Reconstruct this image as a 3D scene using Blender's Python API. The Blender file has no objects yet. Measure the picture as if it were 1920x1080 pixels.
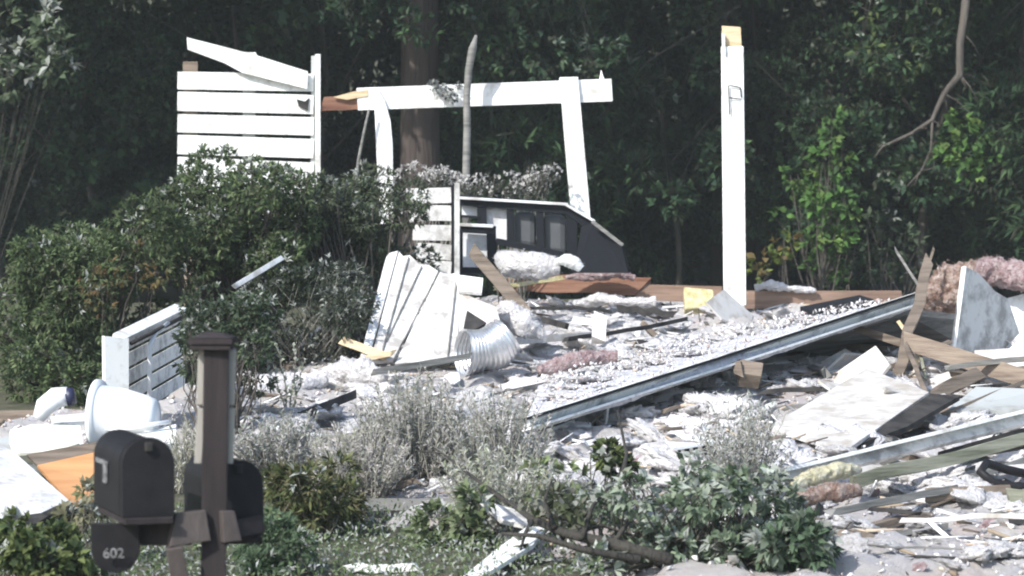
import bpy, math, random
import numpy as np
from mathutils import Vector, Matrix, noise
rng = np.random.default_rng(7); random.seed(7)
S = bpy.context.scene
COL = S.collection
R = math.radians
# ------------------------------------------------------------------ camera, sky, sun, exposure
F = 5200.0; CZ = 2.2; PITCH = math.atan(140 / F)
cd = bpy.data.cameras.new('camera'); cam = bpy.data.objects.new('camera', cd); COL.objects.link(cam)
cam.location = (0, 0, CZ); cam.rotation_euler = (R(90) - PITCH, 0, 0)
cd.sensor_width = 36; cd.lens = F / 1920 * 36; cd.clip_start = .5; cd.clip_end = 600
cd.dof.use_dof = True; cd.dof.focus_distance = 16; cd.dof.aperture_fstop = 5
S.camera = cam
SUN = Vector((-.60, -.72, .80)).normalized()
w = bpy.data.worlds.new("World"); S.world = w; w.use_nodes = True
nt = w.node_tree; bg = nt.nodes['Background']; sk = nt.nodes.new('ShaderNodeTexSky')
sk.sky_type = 'NISHITA'; sk.sun_disc = False; sk.dust_density = 1.2; sk.ozone_density = 1.0; sk.air_density = 1
sk.sun_elevation = math.asin(SUN.z); sk.sun_rotation = math.atan2(SUN.x, SUN.y)
nt.links.new(sk.outputs[0], bg.inputs[0]); bg.inputs[1].default_value = .15
sl = bpy.data.lights.new('sun', 'SUN'); sl.energy = 3.3; sl.angle = R(.5); sl.color = (1, .978, .93)
so = bpy.data.objects.new('sun', sl); COL.objects.link(so); so.rotation_euler = SUN.to_track_quat('Z', 'Y').to_euler()
S.view_settings.view_transform = 'Standard'; S.view_settings.look = 'None'
S.view_settings.exposure = .9; S.view_settings.gamma = 1
S.render.resolution_x = 1024; S.render.resolution_y = 576
S.cycles.filter_width = 2.0
# ------------------------------------------------------------------ helpers
def P(px, py, Y):
    cx = (px - 960) / F; cy = (540 - py) / F
    dy = math.cos(PITCH) + math.sin(PITCH) * cy; dz = -math.sin(PITCH) + math.cos(PITCH) * cy
    return Vector((cx / dy * Y, Y, CZ + dz / dy * Y))
def M_PX(Y): return Y / F            # metres per photo pixel at distance Y
def tag(o, label=None, cat=None, group=None, kind=None):
    if label: o['label'] = label
    if cat: o['category'] = cat
    if group: o['group'] = group
    if kind: o['kind'] = kind
    return o
def empty(name, loc, rot=(0, 0, 0)):
    o = bpy.data.objects.new(name, None); COL.objects.link(o); o.location = loc; o.rotation_euler = rot
    o.empty_display_size = .1; return o
def link(name, me, parent=None):
    o = bpy.data.objects.new(name, me); COL.objects.link(o)
    if parent:
        o.parent = parent
        o.matrix_parent_inverse = (Matrix.LocRotScale(parent.location, parent.rotation_euler, parent.scale)).inverted()
    return o
def mesh(name, V, Fc, mat, parent=None, smooth=False, col=None):
    me = bpy.data.meshes.new(name); me.from_pydata([tuple(v) for v in V], [], Fc)
    if mat: me.materials.append(mat)
    if smooth: me.polygons.foreach_set('use_smooth', [True] * len(me.polygons))
    me.update(); return link(name, me, parent)
def npmesh(name, V, Q, k, mat, col=None, smooth=False, parent=None):
    """V (n,3), Q (m,k) all faces of k corners, col (n,3) point colours"""
    me = bpy.data.meshes.new(name); n = len(V); m = len(Q)
    me.vertices.add(n); me.vertices.foreach_set('co', np.asarray(V, np.float32).ravel())
    me.loops.add(m * k); me.loops.foreach_set('vertex_index', np.asarray(Q, np.int32).ravel())
    me.polygons.add(m); me.polygons.foreach_set('loop_start', np.arange(0, m * k, k, dtype=np.int32))
    me.polygons.foreach_set('loop_total', np.full(m, k, np.int32))
    if smooth: me.polygons.foreach_set('use_smooth', np.ones(m, bool))
    if col is not None:
        a = me.attributes.new('col', 'FLOAT_COLOR', 'POINT')
        a.data.foreach_set('color', np.hstack([col, np.ones((n, 1))]).astype(np.float32).ravel())
    me.materials.append(mat); me.update(calc_edges=True); me.validate()
    return link(name, me, parent)
class MB:
    def __init__(s): s.v = []; s.f = []
    def add(s, v, f):
        b = len(s.v); s.v += [Vector(x) for x in v]; s.f += [tuple(i + b for i in q) for q in f]; return s
    def box(s, c, x, y, z):          # centre and three half-axis vectors
        c, x, y, z = map(Vector, (c, x, y, z))
        v = [c + i * x + j * y + k * z for k in (-1, 1) for j in (-1, 1) for i in (-1, 1)]
        return s.add(v, [(0, 2, 3, 1), (4, 5, 7, 6), (0, 1, 5, 4), (2, 6, 7, 3), (0, 4, 6, 2), (1, 3, 7, 5)])
    def slab(s, pts, t, n=None):      # outline with thickness away from the viewer
        pts = [Vector(p) for p in pts]; c = sum(pts, Vector()) / len(pts)
        if n is None:
            n = Vector()
            for i in range(len(pts)): n += (pts[i] - c).cross(pts[(i + 1) % len(pts)] - c)
            n.normalize()
            if n.dot(c - Vector((0, 0, CZ))) < 0: n = -n
        k = len(pts); v = pts + [p + n * t for p in pts]
        return s.add(v, [tuple(range(k)), tuple(range(2 * k - 1, k - 1, -1))] + [(i, i + k, (i + 1) % k + k, (i + 1) % k) for i in range(k)])
    def tube(s, path, rad, n=8, cap=True):
        path = [Vector(p) for p in path]; rings = []
        for i, p in enumerate(path):
            d = (path[min(i + 1, len(path) - 1)] - path[max(i - 1, 0)]).normalized()
            a = d.orthogonal() if i == 0 else (a - d * a.dot(d)); a.normalize(); b = d.cross(a)
            r = rad[i] if hasattr(rad, '__len__') else rad
            rings.append([p + (a * math.cos(2 * math.pi * j / n) + b * math.sin(2 * math.pi * j / n)) * r for j in range(n)])
        v = [q for r_ in rings for q in r_]
        f = [(i * n + j, i * n + (j + 1) % n, (i + 1) * n + (j + 1) % n, (i + 1) * n + j) for i in range(len(path) - 1) for j in range(n)]
        if cap: f += [tuple(range(n - 1, -1, -1)), tuple(range((len(path) - 1) * n, len(path) * n))]
        return s.add(v, f)
    def beam(s, p0, p1, w, t, roll=0, seg=8, rag=0.0, sag=0.0, wob=0.0):
        """board from p0 to p1; w is its face height towards the viewer, t its depth"""
        p0, p1 = Vector(p0), Vector(p1); d = (p1 - p0).normalized(); view = ((p0 + p1) / 2 - Vector((0, 0, CZ))).normalized()
        u = view.cross(d).normalized()
        if u.z < 0: u = -u
        if abs(u.z) < .3 and u.x < 0: u = -u
        q = d.cross(u).normalized()
        if q.y < 0: q = -q
        rm = Matrix.Rotation(roll, 3, d); u = rm @ u; q = rm @ q
        v = []; sd = random.random() * 50
        for i in range(seg + 1):
            k = i / seg; c = p0.lerp(p1, k) - u * sag * math.sin(math.pi * k) + u * wob * noise.noise(Vector((k * 4, sd, 0)))
            for (a, b) in ((-1, -1), (1, -1), (1, 1), (-1, 1)):
                e = Vector()
                if rag and i in (0, seg): e = d * (random.random() - .5) * rag * 2 * (1 if i else -1)
                if rag and 0 < i < seg: e = u * (random.random() - .5) * rag * .06
                v.append(c + u * w / 2 * a + q * t / 2 * b + e)
        f = [(i * 4 + j, i * 4 + (j + 1) % 4, (i + 1) * 4 + (j + 1) % 4, (i + 1) * 4 + j) for i in range(seg) for j in range(4)]
        f += [(3, 2, 1, 0), (seg * 4, seg * 4 + 1, seg * 4 + 2, seg * 4 + 3)]
        return s.add(v, f)
    def fuzz(s, n, ln):
        for k in range(n):
            f = random.choice(s.f); a = (s.v[f[0]] + s.v[f[1]] * random.random() * .8 + s.v[f[2]] * .5) / (1.5 + random.random() * .001) if False else s.v[f[0]].lerp(s.v[f[2]], random.random())
            d = Vector((random.gauss(0, 1), random.gauss(0, 1), random.gauss(.4, 1))).normalized(); e = d.orthogonal() * random.uniform(.05, .14); l = ln * random.uniform(.4, 1.3)
            s.add([a - e * l, a + e * l, a + d * l], [(0, 1, 2)])
        return s
    def build(s, name, mat, parent=None, smooth=False, bevel=0.0):
        o = mesh(name, s.v, s.f, mat, parent, smooth)
        if bevel:
            b = o.modifiers.new('bevel', 'BEVEL'); b.width = bevel; b.segments = 2; b.limit_method = 'ANGLE'
        return o
# ------------------------------------------------------------------ materials
def nmat(name):
    m = bpy.data.materials.new(name); m.use_nodes = True; return m, m.node_tree, m.node_tree.nodes['Principled BSDF']
def tex(nt, scale, detail=5, sc=(1, 1, 1), rough=.6):
    tc = nt.nodes.new('ShaderNodeTexCoord'); mp = nt.nodes.new('ShaderNodeMapping'); n = nt.nodes.new('ShaderNodeTexNoise')
    mp.inputs['Scale'].default_value = sc; n.inputs['Scale'].default_value = scale; n.inputs['Detail'].default_value = detail
    n.inputs['Roughness'].default_value = rough
    nt.links.new(tc.outputs['Object'], mp.inputs[0]); nt.links.new(mp.outputs[0], n.inputs[0]); return n.outputs[0]
def ramp(nt, fac, stops):
    r = nt.nodes.new('ShaderNodeValToRGB'); e = r.color_ramp.elements
    while len(e) < len(stops): e.new(.5)
    for el, (p, c) in zip(e, stops): el.position = p; el.color = (*c, 1)
    nt.links.new(fac, r.inputs[0]); return r.outputs[0]
def bump(nt, bs, h, strength=.4, dist=.02):
    b = nt.nodes.new('ShaderNodeBump'); b.inputs['Strength'].default_value = strength; b.inputs['Distance'].default_value = dist
    nt.links.new(h, b.inputs['Height']); nt.links.new(b.outputs[0], bs.inputs['Normal'])
def simple(name, stops, scale=8, sc=(1, 1, 1), rough=.7, bmp=.4, dist=.01, metal=0, detail=6, fine=None):
    m, nt, bs = nmat(name); f = tex(nt, scale, detail, sc)
    c = ramp(nt, f, stops); nt.links.new(c, bs.inputs['Base Color'])
    bs.inputs['Roughness'].default_value = rough; bs.inputs['Metallic'].default_value = metal
    if bmp: bump(nt, bs, tex(nt, fine or scale * 3, 6, sc), bmp, dist)
    return m
def dirty(name, base, dirt, amount=.5, scale=3, rough=.55, bmp=.15):
    """painted or plain surface with blotches and specks of dirt"""
    m, nt, bs = nmat(name); f = tex(nt, scale, 8, rough=.7)
    lo = .62 - amount * .2
    c = ramp(nt, f, [(0, base), (lo, base), (min(lo + .16, .97), dirt), (1, tuple(x * .7 for x in dirt))])
    nt.links.new(c, bs.inputs['Base Color']); bs.inputs['Roughness'].default_value = rough
    if bmp: bump(nt, bs, tex(nt, 30, 6), bmp, .01)
    return m
def vcol(name, rough=.6, trans=.25, bmp=0):
    m, nt, bs = nmat(name); a = nt.nodes.new('ShaderNodeAttribute'); a.attribute_name = 'col'
    nt.links.new(a.outputs[0], bs.inputs['Base Color']); bs.inputs['Roughness'].default_value = rough
    if trans:
        t = nt.nodes.new('ShaderNodeBsdfTranslucent'); mx = nt.nodes.new('ShaderNodeMixShader'); mx.inputs[0].default_value = trans
        nt.links.new(a.outputs[0], t.inputs[0]); nt.links.new(bs.outputs[0], mx.inputs[1]); nt.links.new(t.outputs[0], mx.inputs[2])
        nt.links.new(mx.outputs[0], nt.nodes['Material Output'].inputs[0])
    if bmp: bump(nt, bs, tex(nt, 40, 6), bmp, .02)
    return m
W = {}
W['white'] = dirty('white_paint', (.80, .81, .79), (.50, .48, .44), .62, 7)
W['white2'] = dirty('chalky_white_paint', (.68, .69, .70), (.40, .37, .34), .7, 5)
W['panelwhite'] = dirty('scuffed_white_board', (.66, .65, .62), (.34, .32, .30), .85, 6)
W['sheet'] = dirty('dusty_white_sheet', (.62, .60, .575), (.42, .38, .33), .8, 5)
W['grey'] = dirty('grey_paint', (.42, .44, .43), (.25, .24, .22), .5)
W['lightgrey'] = dirty('light_grey_metal', (.76, .75, .72), (.36, .35, .34), .7, 6, .8)
W['darkgrey'] = dirty('dark_grey_frame', (.014, .016, .020), (.03, .03, .032), .2, 6, .6)
W['digit'] = simple('worn_grey_digits', [(.4, (.10, .10, .10)), (.6, (.26, .26, .26))], 60, rough=.6, bmp=0)
W['black'] = simple('black_painted_steel', [(.3, (.013, .0125, .0145)), (.7, (.022, .021, .023))], 12, rough=.5, bmp=.1)
W['charcoal'] = simple('char_and_shade_black', [(.3, (.02, .02, .022)), (.7, (.07, .065, .06))], 9, rough=.8)  # black for charred pieces and for shade modelled as boards
W['postbrown'] = simple('dark_stained_post', [(.3, (.026, .022, .023)), (.7, (.045, .038, .039))], 14, (1, 1, .15), .7)
W['armbrown'] = simple('stained_bracket', [(.3, (.055, .044, .041)), (.7, (.088, .071, .065))], 14, (1, 1, .4), .7)
W['trim'] = simple('weathered_trim', [(.3, (.30, .28, .25)), (.7, (.42, .40, .36))], 14, (1, 1, .2), .8)
def wood(name, a, b, s=6): return simple(name, [(.25, tuple(x * .45 for x in a)), (.38, a), (.52, tuple((x + y) / 2 for x, y in zip(a, b))), (.72, b)], s * .6, (.7, .7, 9), .85, .6, .01, detail=9, fine=s * 2)
W['pale'] = wood('fresh_pale_wood', (.50, .38, .22), (.72, .58, .40))
W['wood'] = wood('weathered_wood', (.10, .078, .06), (.23, .185, .145))
W['tan'] = wood('tan_timber', (.17, .13, .10), (.31, .25, .19))
W['red'] = wood('reddish_timber', (.15, .065, .04), (.32, .18, .12), 3)
W['orange'] = wood('orange_veneer', (.42, .20, .08), (.58, .31, .14), 3)
W['greywood'] = wood('silvered_wood', (.13, .13, .12), (.27, .26, .24))
W['mossy'] = wood('mossy_timber', (.14, .145, .10), (.33, .33, .26), 4)
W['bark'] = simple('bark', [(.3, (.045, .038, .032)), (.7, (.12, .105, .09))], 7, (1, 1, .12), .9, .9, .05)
W['darkbark'] = simple('shade_toned_bark', [(.3, (.025, .022, .018)), (.7, (.06, .055, .045))], 7, (1, 1, .12), .9, .9, .05)  # darker copy of bark, with the shade put into its colour
W['redbark'] = simple('reddish_furrowed_bark', [(.3, (.035, .025, .021)), (.6, (.085, .065, .056)), (.8, (.14, .11, .095))], 9, (1, 1, .07), .9, 1, .06)
W['twig'] = simple('grey_twig', [(.3, (.20, .19, .16)), (.7, (.36, .34, .30))], 20, rough=.9)
W['darktwig'] = simple('dark_twig', [(.3, (.05, .045, .035)), (.7, (.14, .13, .10))], 20, rough=.9)
W['pink'] = simple('pink_insulation', [(.3, (.24, .15, .15)), (.45, (.42, .29, .29)), (.6, (.56, .45, .45)), (.8, (.70, .65, .64))], 22, rough=1, bmp=1, dist=.05)
W['coppery'] = simple('kraft_faced_insulation', [(.3, (.20, .12, .09)), (.45, (.34, .23, .18)), (.6, (.50, .39, .34)), (.75, (.68, .62, .58))], 18, rough=1, bmp=1, dist=.05)
W['fluff'] = simple('white_insulation', [(.22, (.50, .475, .475)), (.38, (.67, .645, .63)), (.6, (.73, .71, .715)), (.8, (.77, .755, .755))], 16, rough=1, bmp=1, dist=.04)
W['cloud'] = simple('matted_cream_insulation', [(.25, (.50, .45, .44)), (.42, (.66, .62, .61)), (.62, (.73, .70, .69)), (.8, (.76, .72, .71))], 7, rough=1, bmp=.6, dist=.02, fine=60)
W['warm'] = wood('warm_brown_timber', (.17, .11, .08), (.33, .225, .165), 3)
W['yellow'] = simple('yellow_foam', [(.3, (.38, .33, .16)), (.5, (.56, .50, .27)), (.7, (.68, .65, .50))], 16, rough=1, bmp=.8, dist=.03)
W['silver'] = simple('foil_duct', [(.3, (.55, .56, .57)), (.7, (.82, .83, .84))], 14, rough=.33, bmp=.3, metal=.85)
W['enamel'] = dirty('white_enamel', (.85, .86, .87), (.6, .6, .6), 0, 3, .22, .03)
W['cream'] = dirty('cream_plastic', (.70, .69, .60), (.5, .46, .38), .4, 4, .4)
W['navy'] = simple('navy_plastic', [(.3, (.015, .018, .05)), (.7, (.03, .035, .08))], 10, rough=.4)
m, nt, bs = nmat('dusty_glass'); bs.inputs['Base Color'].default_value = (.13, .14, .15, 1); bs.inputs['Roughness'].default_value = .35
bs.inputs['Transmission Weight'].default_value = .35; bump(nt, bs, tex(nt, 6, 6), .1); W['glass'] = m
W['seat'] = simple('grey_padded_vinyl', [(.3, (.07, .075, .08)), (.7, (.11, .115, .12))], 5, rough=.8)
W['shingle'] = simple('dusty_shingles', [(.28, (.22, .22, .24)), (.38, (.40, .40, .44)), (.52, (.52, .52, .565)), (.68, (.63, .62, .64))], 20, rough=.95, bmp=.5, dist=.012)
m_ = W['white']; n_t = m_.node_tree; b_s = n_t.nodes['Principled BSDF']; old = b_s.inputs['Base Color'].links[0].from_socket
ck = ramp(n_t, tex(n_t, 5, 9, (.5, .5, 22), .75), [(0, (.45, .43, .40)), (.30, (.62, .60, .57)), (.36, (1, 1, 1)), (1, (1, 1, 1))]); mxw = n_t.nodes.new('ShaderNodeMixRGB'); mxw.blend_type = 'MULTIPLY'; mxw.inputs[0].default_value = .8
n_t.links.new(old, mxw.inputs[1]); n_t.links.new(ck, mxw.inputs[2]); n_t.links.new(mxw.outputs[0], b_s.inputs['Base Color'])
for k_ in ('darkgrey', 'charcoal', 'black', 'postbrown'):
    bs_ = W[k_].node_tree.nodes['Principled BSDF']; bs_.inputs['Specular IOR Level'].default_value = .15
    if k_ != 'black': bs_.inputs['Roughness'].default_value = .95
W['leaf'] = vcol('leaves', .72, .3); W['dryleaf'] = vcol('dusty_leaves', .9, .25); W['scrap'] = vcol('torn_scraps', .9, 0, .6)
for k_ in ('leaf', 'dryleaf'): W[k_].node_tree.nodes['Principled BSDF'].inputs['Specular IOR Level'].default_value = .25
# rubble: broken white and grey with pinkish and tan patches
m, nt, bs = nmat('rubble'); W['rubble'] = m
f1 = tex(nt, 22, 9, rough=.8); f2 = tex(nt, 1.3, 3)
c1 = ramp(nt, f1, [(.24, (.18, .17, .165)), (.31, (.46, .44, .44)), (.38, (.65, .625, .61)), (.62, (.75, .725, .71))])
c2 = ramp(nt, f2, [(.3, (1, .90, .85)), (.45, (1, .98, .95)), (.58, (.93, .93, .98)), (.7, (1, .88, .84))])
mx = nt.nodes.new('ShaderNodeMixRGB'); mx.blend_type = 'MULTIPLY'; mx.inputs[0].default_value = 1
nt.links.new(c1, mx.inputs[1]); nt.links.new(c2, mx.inputs[2]); nt.links.new(mx.outputs[0], bs.inputs['Base Color'])
bs.inputs['Roughness'].default_value = 1; bump(nt, bs, tex(nt, 34, 9, rough=.8), 1, .05)
W['ground'] = simple('leaf_litter_ground', [(.3, (.035, .032, .02)), (.5, (.07, .075, .04)), (.75, (.13, .11, .08))], 6, rough=1, bmp=.8, dist=.05)
W['hill'] = simple('hillside_floor', [(.3, (.015, .018, .012)), (.7, (.035, .035, .022))], 2, rough=1)
# ------------------------------------------------------------------ terrain
CTRL = [(0, 1130, 11), (500, 1130, 11), (960, 1130, 11), (1400, 1130, 11), (1920, 1130, 11),
        (60, 1010, 13), (60, 860, 15.5), (60, 800, 17), (60, 770, 19), (300, 1010, 13), (300, 880, 15.5), (300, 790, 17.5), (300, 740, 19),
        (450, 1020, 13), (450, 900, 15), (450, 775, 17), (450, 728, 18.5), (450, 700, 20),
        (650, 1030, 12.6), (650, 940, 14), (650, 820, 16), (650, 745, 17.7), (650, 690, 20), (650, 640, 22),
        (850, 1020, 12.6), (850, 860, 15.3), (850, 700, 18.5), (850, 640, 21),
        (1000, 1020, 12.8), (1000, 880, 15), (1000, 805, 16.3), (1000, 720, 18.3), (1000, 660, 20.5), (1000, 610, 22.5), (1000, 572, 24),
        (1200, 1010, 13), (1200, 880, 15), (1200, 800, 16.6), (1200, 740, 18.5), (1200, 680, 20.5), (1200, 620, 22.5), (1200, 575, 24),
        (1400, 1010, 13), (1400, 880, 15), (1400, 800, 16.6), (1400, 720, 18.6), (1400, 670, 20.5), (1400, 620, 22.5), (1400, 575, 24),
        (1600, 1010, 12.8), (1600, 920, 14.5), (1600, 850, 15.8), (1600, 770, 17.2), (1600, 680, 19.3), (1600, 640, 21), (1600, 600, 22.7), (1600, 575, 24),
        (1850, 1010, 12.8), (1850, 930, 14.3), (1850, 850, 15.8), (1850, 770, 17.2), (1850, 690, 19.3), (1850, 650, 21), (1850, 600, 22.7), (1850, 575, 24)]
def base_z(y): return np.interp(y, [0, 7, 12, 25, 29, 48, 70, 95, 140], [0, 0, .55, 1.4, 1.0, 1.1, 6, 22, 40])
CP = np.array([P(*c)[:] for c in CTRL]); CR = CP[:, 2] - base_z(CP[:, 1])
def H(x, y):
    x = np.asarray(x, float); y = np.asarray(y, float)
    d = (x[..., None] - CP[:, 0]) ** 2 + ((y[..., None] - CP[:, 1]) * .8) ** 2
    w_ = np.exp(-d / (2 * .75 ** 2)); return base_z(y) + (w_ * CR).sum(-1) / (w_.sum(-1) + .15)
def Hs(x, y): return float(H(np.array([x]), np.array([y]))[0])
def G(px, Y, up=0):                       # point on the ground at photo column px
    x = (px - 960) / F * Y; return Vector((x, Y, Hs(x, Y) + up))
def grid(name, xs, ys, zf, mat):
    X, Yg = np.meshgrid(xs, ys); Z = zf(X, Yg); V = np.stack([X.ravel(), Yg.ravel(), Z.ravel()], 1)
    nx, ny = len(xs), len(ys); i = (np.arange(ny - 1)[:, None] * nx + np.arange(nx - 1)[None]).ravel()
    return npmesh(name, V, np.stack([i, i + 1, i + nx + 1, i + nx], 1), 4, mat, smooth=True)
xs = np.unique(np.concatenate([np.linspace(-160, -14, 24), np.linspace(-14, 14, 150), np.linspace(14, 160, 24)]))
ys = np.unique(np.concatenate([np.linspace(-40, 8, 20), np.linspace(8, 30, 110), np.linspace(30, 150, 60)]))
gxs, gys = xs, ys
# octave value noise in numpy
def vnoise(x, y, seed):
    r = np.random.default_rng(seed).random((64, 64)); xi = np.floor(x).astype(int); yi = np.floor(y).astype(int)
    fx = x - xi; fy = y - yi; fx = fx * fx * (3 - 2 * fx); fy = fy * fy * (3 - 2 * fy)
    g = lambda a, b: r[(a % 64), (b % 64)]
    return (g(xi, yi) * (1 - fx) + g(xi + 1, yi) * fx) * (1 - fy) + (g(xi, yi + 1) * (1 - fx) + g(xi + 1, yi + 1) * fx) * fy
def lump(x, y):
    return .10 * vnoise(x * 2.1, y * 1.7, 1) + .09 * vnoise(x * 5.5, y * 5, 2) + .045 * vnoise(x * 13, y * 12, 3) + .018 * vnoise(x * 31, y * 31, 4) - .13
def edge(x, y):        # sink the rubble below ground outside its outline
    px = 960 + x / y * F
    e = np.maximum(np.maximum(0, (11.2 - y)) , np.maximum(0, (y - 24.6)))
    left = np.interp(y, [12, 14, 14.5, 15.9, 17.5, 18, 19, 20, 22, 25], [1250, 700, 560, -80, -80, 330, 330, 520, 640, 800])
    return -.35 * np.clip(e, 0, 1) - .3 * np.clip((left - px) / 120, 0, 1)
tag(grid('ground', gxs, gys, lambda x, y: H(x, y) - np.where((y > 10) & (y < 26), .4 * np.clip(1 + edge(x, np.maximum(y, 1)) / .25, 0, 1), 0), W['ground']), 'dark earth and leaf litter sloping up to the wood', None, None, 'structure')
xs = np.arange(-3.6, 6.2, .028); ys = np.arange(10.8, 25.2, .036)
tag(grid('rubble', xs, ys, lambda x, y: H(x, y) + lump(x, y) + edge(x, y), W['rubble']), 'bed of shredded white insulation and broken plaster over the collapsed house', 'rubble', None, 'stuff')
def rub(px, Y): x = (px - 960) / F * Y; a, b = np.array([x]), np.array([Y]); return Vector((x, Y, float((H(a, b) + lump(a, b) + edge(a, b))[0])))
# ------------------------------------------------------------------ scraps (uncountable crumbs)
def rand_rot(n):
    q = rng.normal(size=(n, 4)); q /= np.linalg.norm(q, axis=1)[:, None]; a, b, c, d = q.T
    return np.stack([np.stack([1 - 2 * (c * c + d * d), 2 * (b * c - a * d), 2 * (b * d + a * c)], 1), np.stack([2 * (b * c + a * d), 1 - 2 * (b * b + d * d), 2 * (c * d - a * b)], 1), np.stack([2 * (b * d - a * c), 2 * (c * d + a * b), 1 - 2 * (b * b + c * c)], 1)], 1)
def crumbs(name, n, smin, smax, flat, pal, mat, area=None):
    if area is not None:
        x, y, z = area; n = len(x)
    else:
        y = 11.3 + 13.2 * rng.random(n) ** .8; px = rng.uniform(-40, 1960, n)
        x = (px - 960) / F * y; ok = edge(x, y) > -.02; x, y = x[ok], y[ok]; n = len(x)
        z = H(x, y) + lump(x, y)
    o8 = np.array([[1, 0, 0], [0, 1, 0], [-1, 0, 0], [0, -1, 0], [0, 0, 1], [0, 0, -1.]])
    s = smin + (smax - smin) * rng.random(n) ** 3
    dims = np.stack([s, s * rng.uniform(.35, 1, n), s * rng.uniform(flat, flat * 3, n)], 1)
    v = o8[None] * (1 + .5 * rng.uniform(-1, 1, (n, 6, 1))) * dims[:, None, :]
    v = np.einsum('nij,nkj->nki', rand_rot(n), v) + np.stack([x, y, z + s * .35], 1)[:, None, :]
    t = np.array([[0, 1, 4], [1, 2, 4], [2, 3, 4], [3, 0, 4], [1, 0, 5], [2, 1, 5], [3, 2, 5], [0, 3, 5]])
    Q = (t[None] + 6 * np.arange(n)[:, None, None]).reshape(-1, 3)
    pal = np.array(pal); c = pal[rng.integers(0, len(pal), n)] * rng.uniform(.8, 1.1, (n, 1)); c = np.clip(c, 0, .85)
    return npmesh(name, v.reshape(-1, 3), Q, 3, mat, np.repeat(c, 6, 0))
wp = [(.75, .73, .72)] * 7 + [(.65, .63, .63)] * 5 + [(.70, .62, .59), (.68, .64, .58), (.50, .49, .49), (.60, .52, .43), (.26, .24, .22), (.56, .44, .40)]
tag(crumbs('insulation_crumbs', 20000, .003, .026, .25, wp, W['scrap']), 'countless crumbs of white insulation and plaster strewn over the rubble', 'debris', None, 'stuff')
dp = [(.05, .05, .05), (.10, .09, .08), (.22, .17, .12), (.16, .15, .15), (.3, .26, .2), (.55, .54, .55)]
tag(crumbs('dark_crumbs', 3200, .005, .035, .12, dp, W['scrap']), 'countless dark crumbs of burnt wood and shingle strewn over the rubble', 'debris', None, 'stuff')
# long thin splinters
n = 1500; MBs = []
y = rng.uniform(12.4, 24.2, n); px = rng.uniform(420, 1950, n); x = (px - 960) / F * y; ok = edge(x, y) > -.02; x, y = x[ok], y[ok]; n = len(x)
z = H(x, y) + lump(x, y) + .02; ang = rng.normal(0, .8, n); L = rng.uniform(.04, .16, n)
d = np.stack([np.cos(ang), np.sin(ang), rng.normal(.05, .25, n)], 1); c0 = np.stack([x, y, z], 1)
wv = np.stack([np.zeros(n), np.zeros(n), rng.uniform(.004, .010, n)], 1); sv = np.stack([-np.sin(ang), np.cos(ang), 0 * ang], 1) * .004
V = np.stack([c0 - d * L[:, None] - wv, c0 + d * L[:, None] - wv * .5, c0 + d * L[:, None] + wv * .5, c0 - d * L[:, None] + wv], 1)
V = np.concatenate([V - sv[:, None], V + sv[:, None]], 1)
q = np.array([[0, 1, 2, 3], [7, 6, 5, 4], [0, 4, 5, 1], [1, 5, 6, 2], [2, 6, 7, 3], [3, 7, 4, 0]])
pal = np.array([(.10, .08, .06), (.30, .24, .17), (.5, .4, .3), (.7, .7, .7), (.05, .05, .05), (.25, .25, .26), (.75, .75, .75)]); c = pal[rng.integers(0, 7, n)]
tag(npmesh('splinters', V.reshape(-1, 3), (q[None] + 8 * np.arange(n)[:, None, None]).reshape(-1, 4), 4, W['scrap'], np.repeat(c, 8, 0)), 'countless thin splinters of wood and trim lying over the rubble', 'debris', None, 'stuff')
# ------------------------------------------------------------------ foliage
def leaf_mesh(name, C, D, L, wd, col, mat, parent=None, fold=.25):
    """C bases, D unit directions, L lengths, wd widths, col colours: folded leaves of two quads"""
    n = len(C); up = rng.normal(0, .45, (n, 3)) + np.array([0, -.35, 1.0]); sd = np.cross(D, up); sd /= np.linalg.norm(sd, axis=1)[:, None] + 1e-9
    nm = np.cross(sd, D)
    L = L[:, None]; wd = wd[:, None]
    b = C; t = C + D * L - nm * L * .12; m1 = C + D * L * .45 + nm * L * .06
    l = C + D * L * .5 - sd * wd / 2 + nm * wd * fold; r = C + D * L * .5 + sd * wd / 2 + nm * wd * fold
    V = np.stack([b, l, t, r, m1], 1).reshape(-1, 3)
    Q = np.array([[0, 4, 1], [4, 2, 1], [0, 3, 4], [4, 3, 2]]); Q = (Q[None] + 5 * np.arange(n)[:, None, None]).reshape(-1, 3)
    return npmesh(name, V, Q, 3, mat, np.repeat(np.clip(col, 0, .9), 5, 0), parent=parent)
def unit(v): return v / (np.linalg.norm(v, axis=1)[:, None] + 1e-9)
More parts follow.
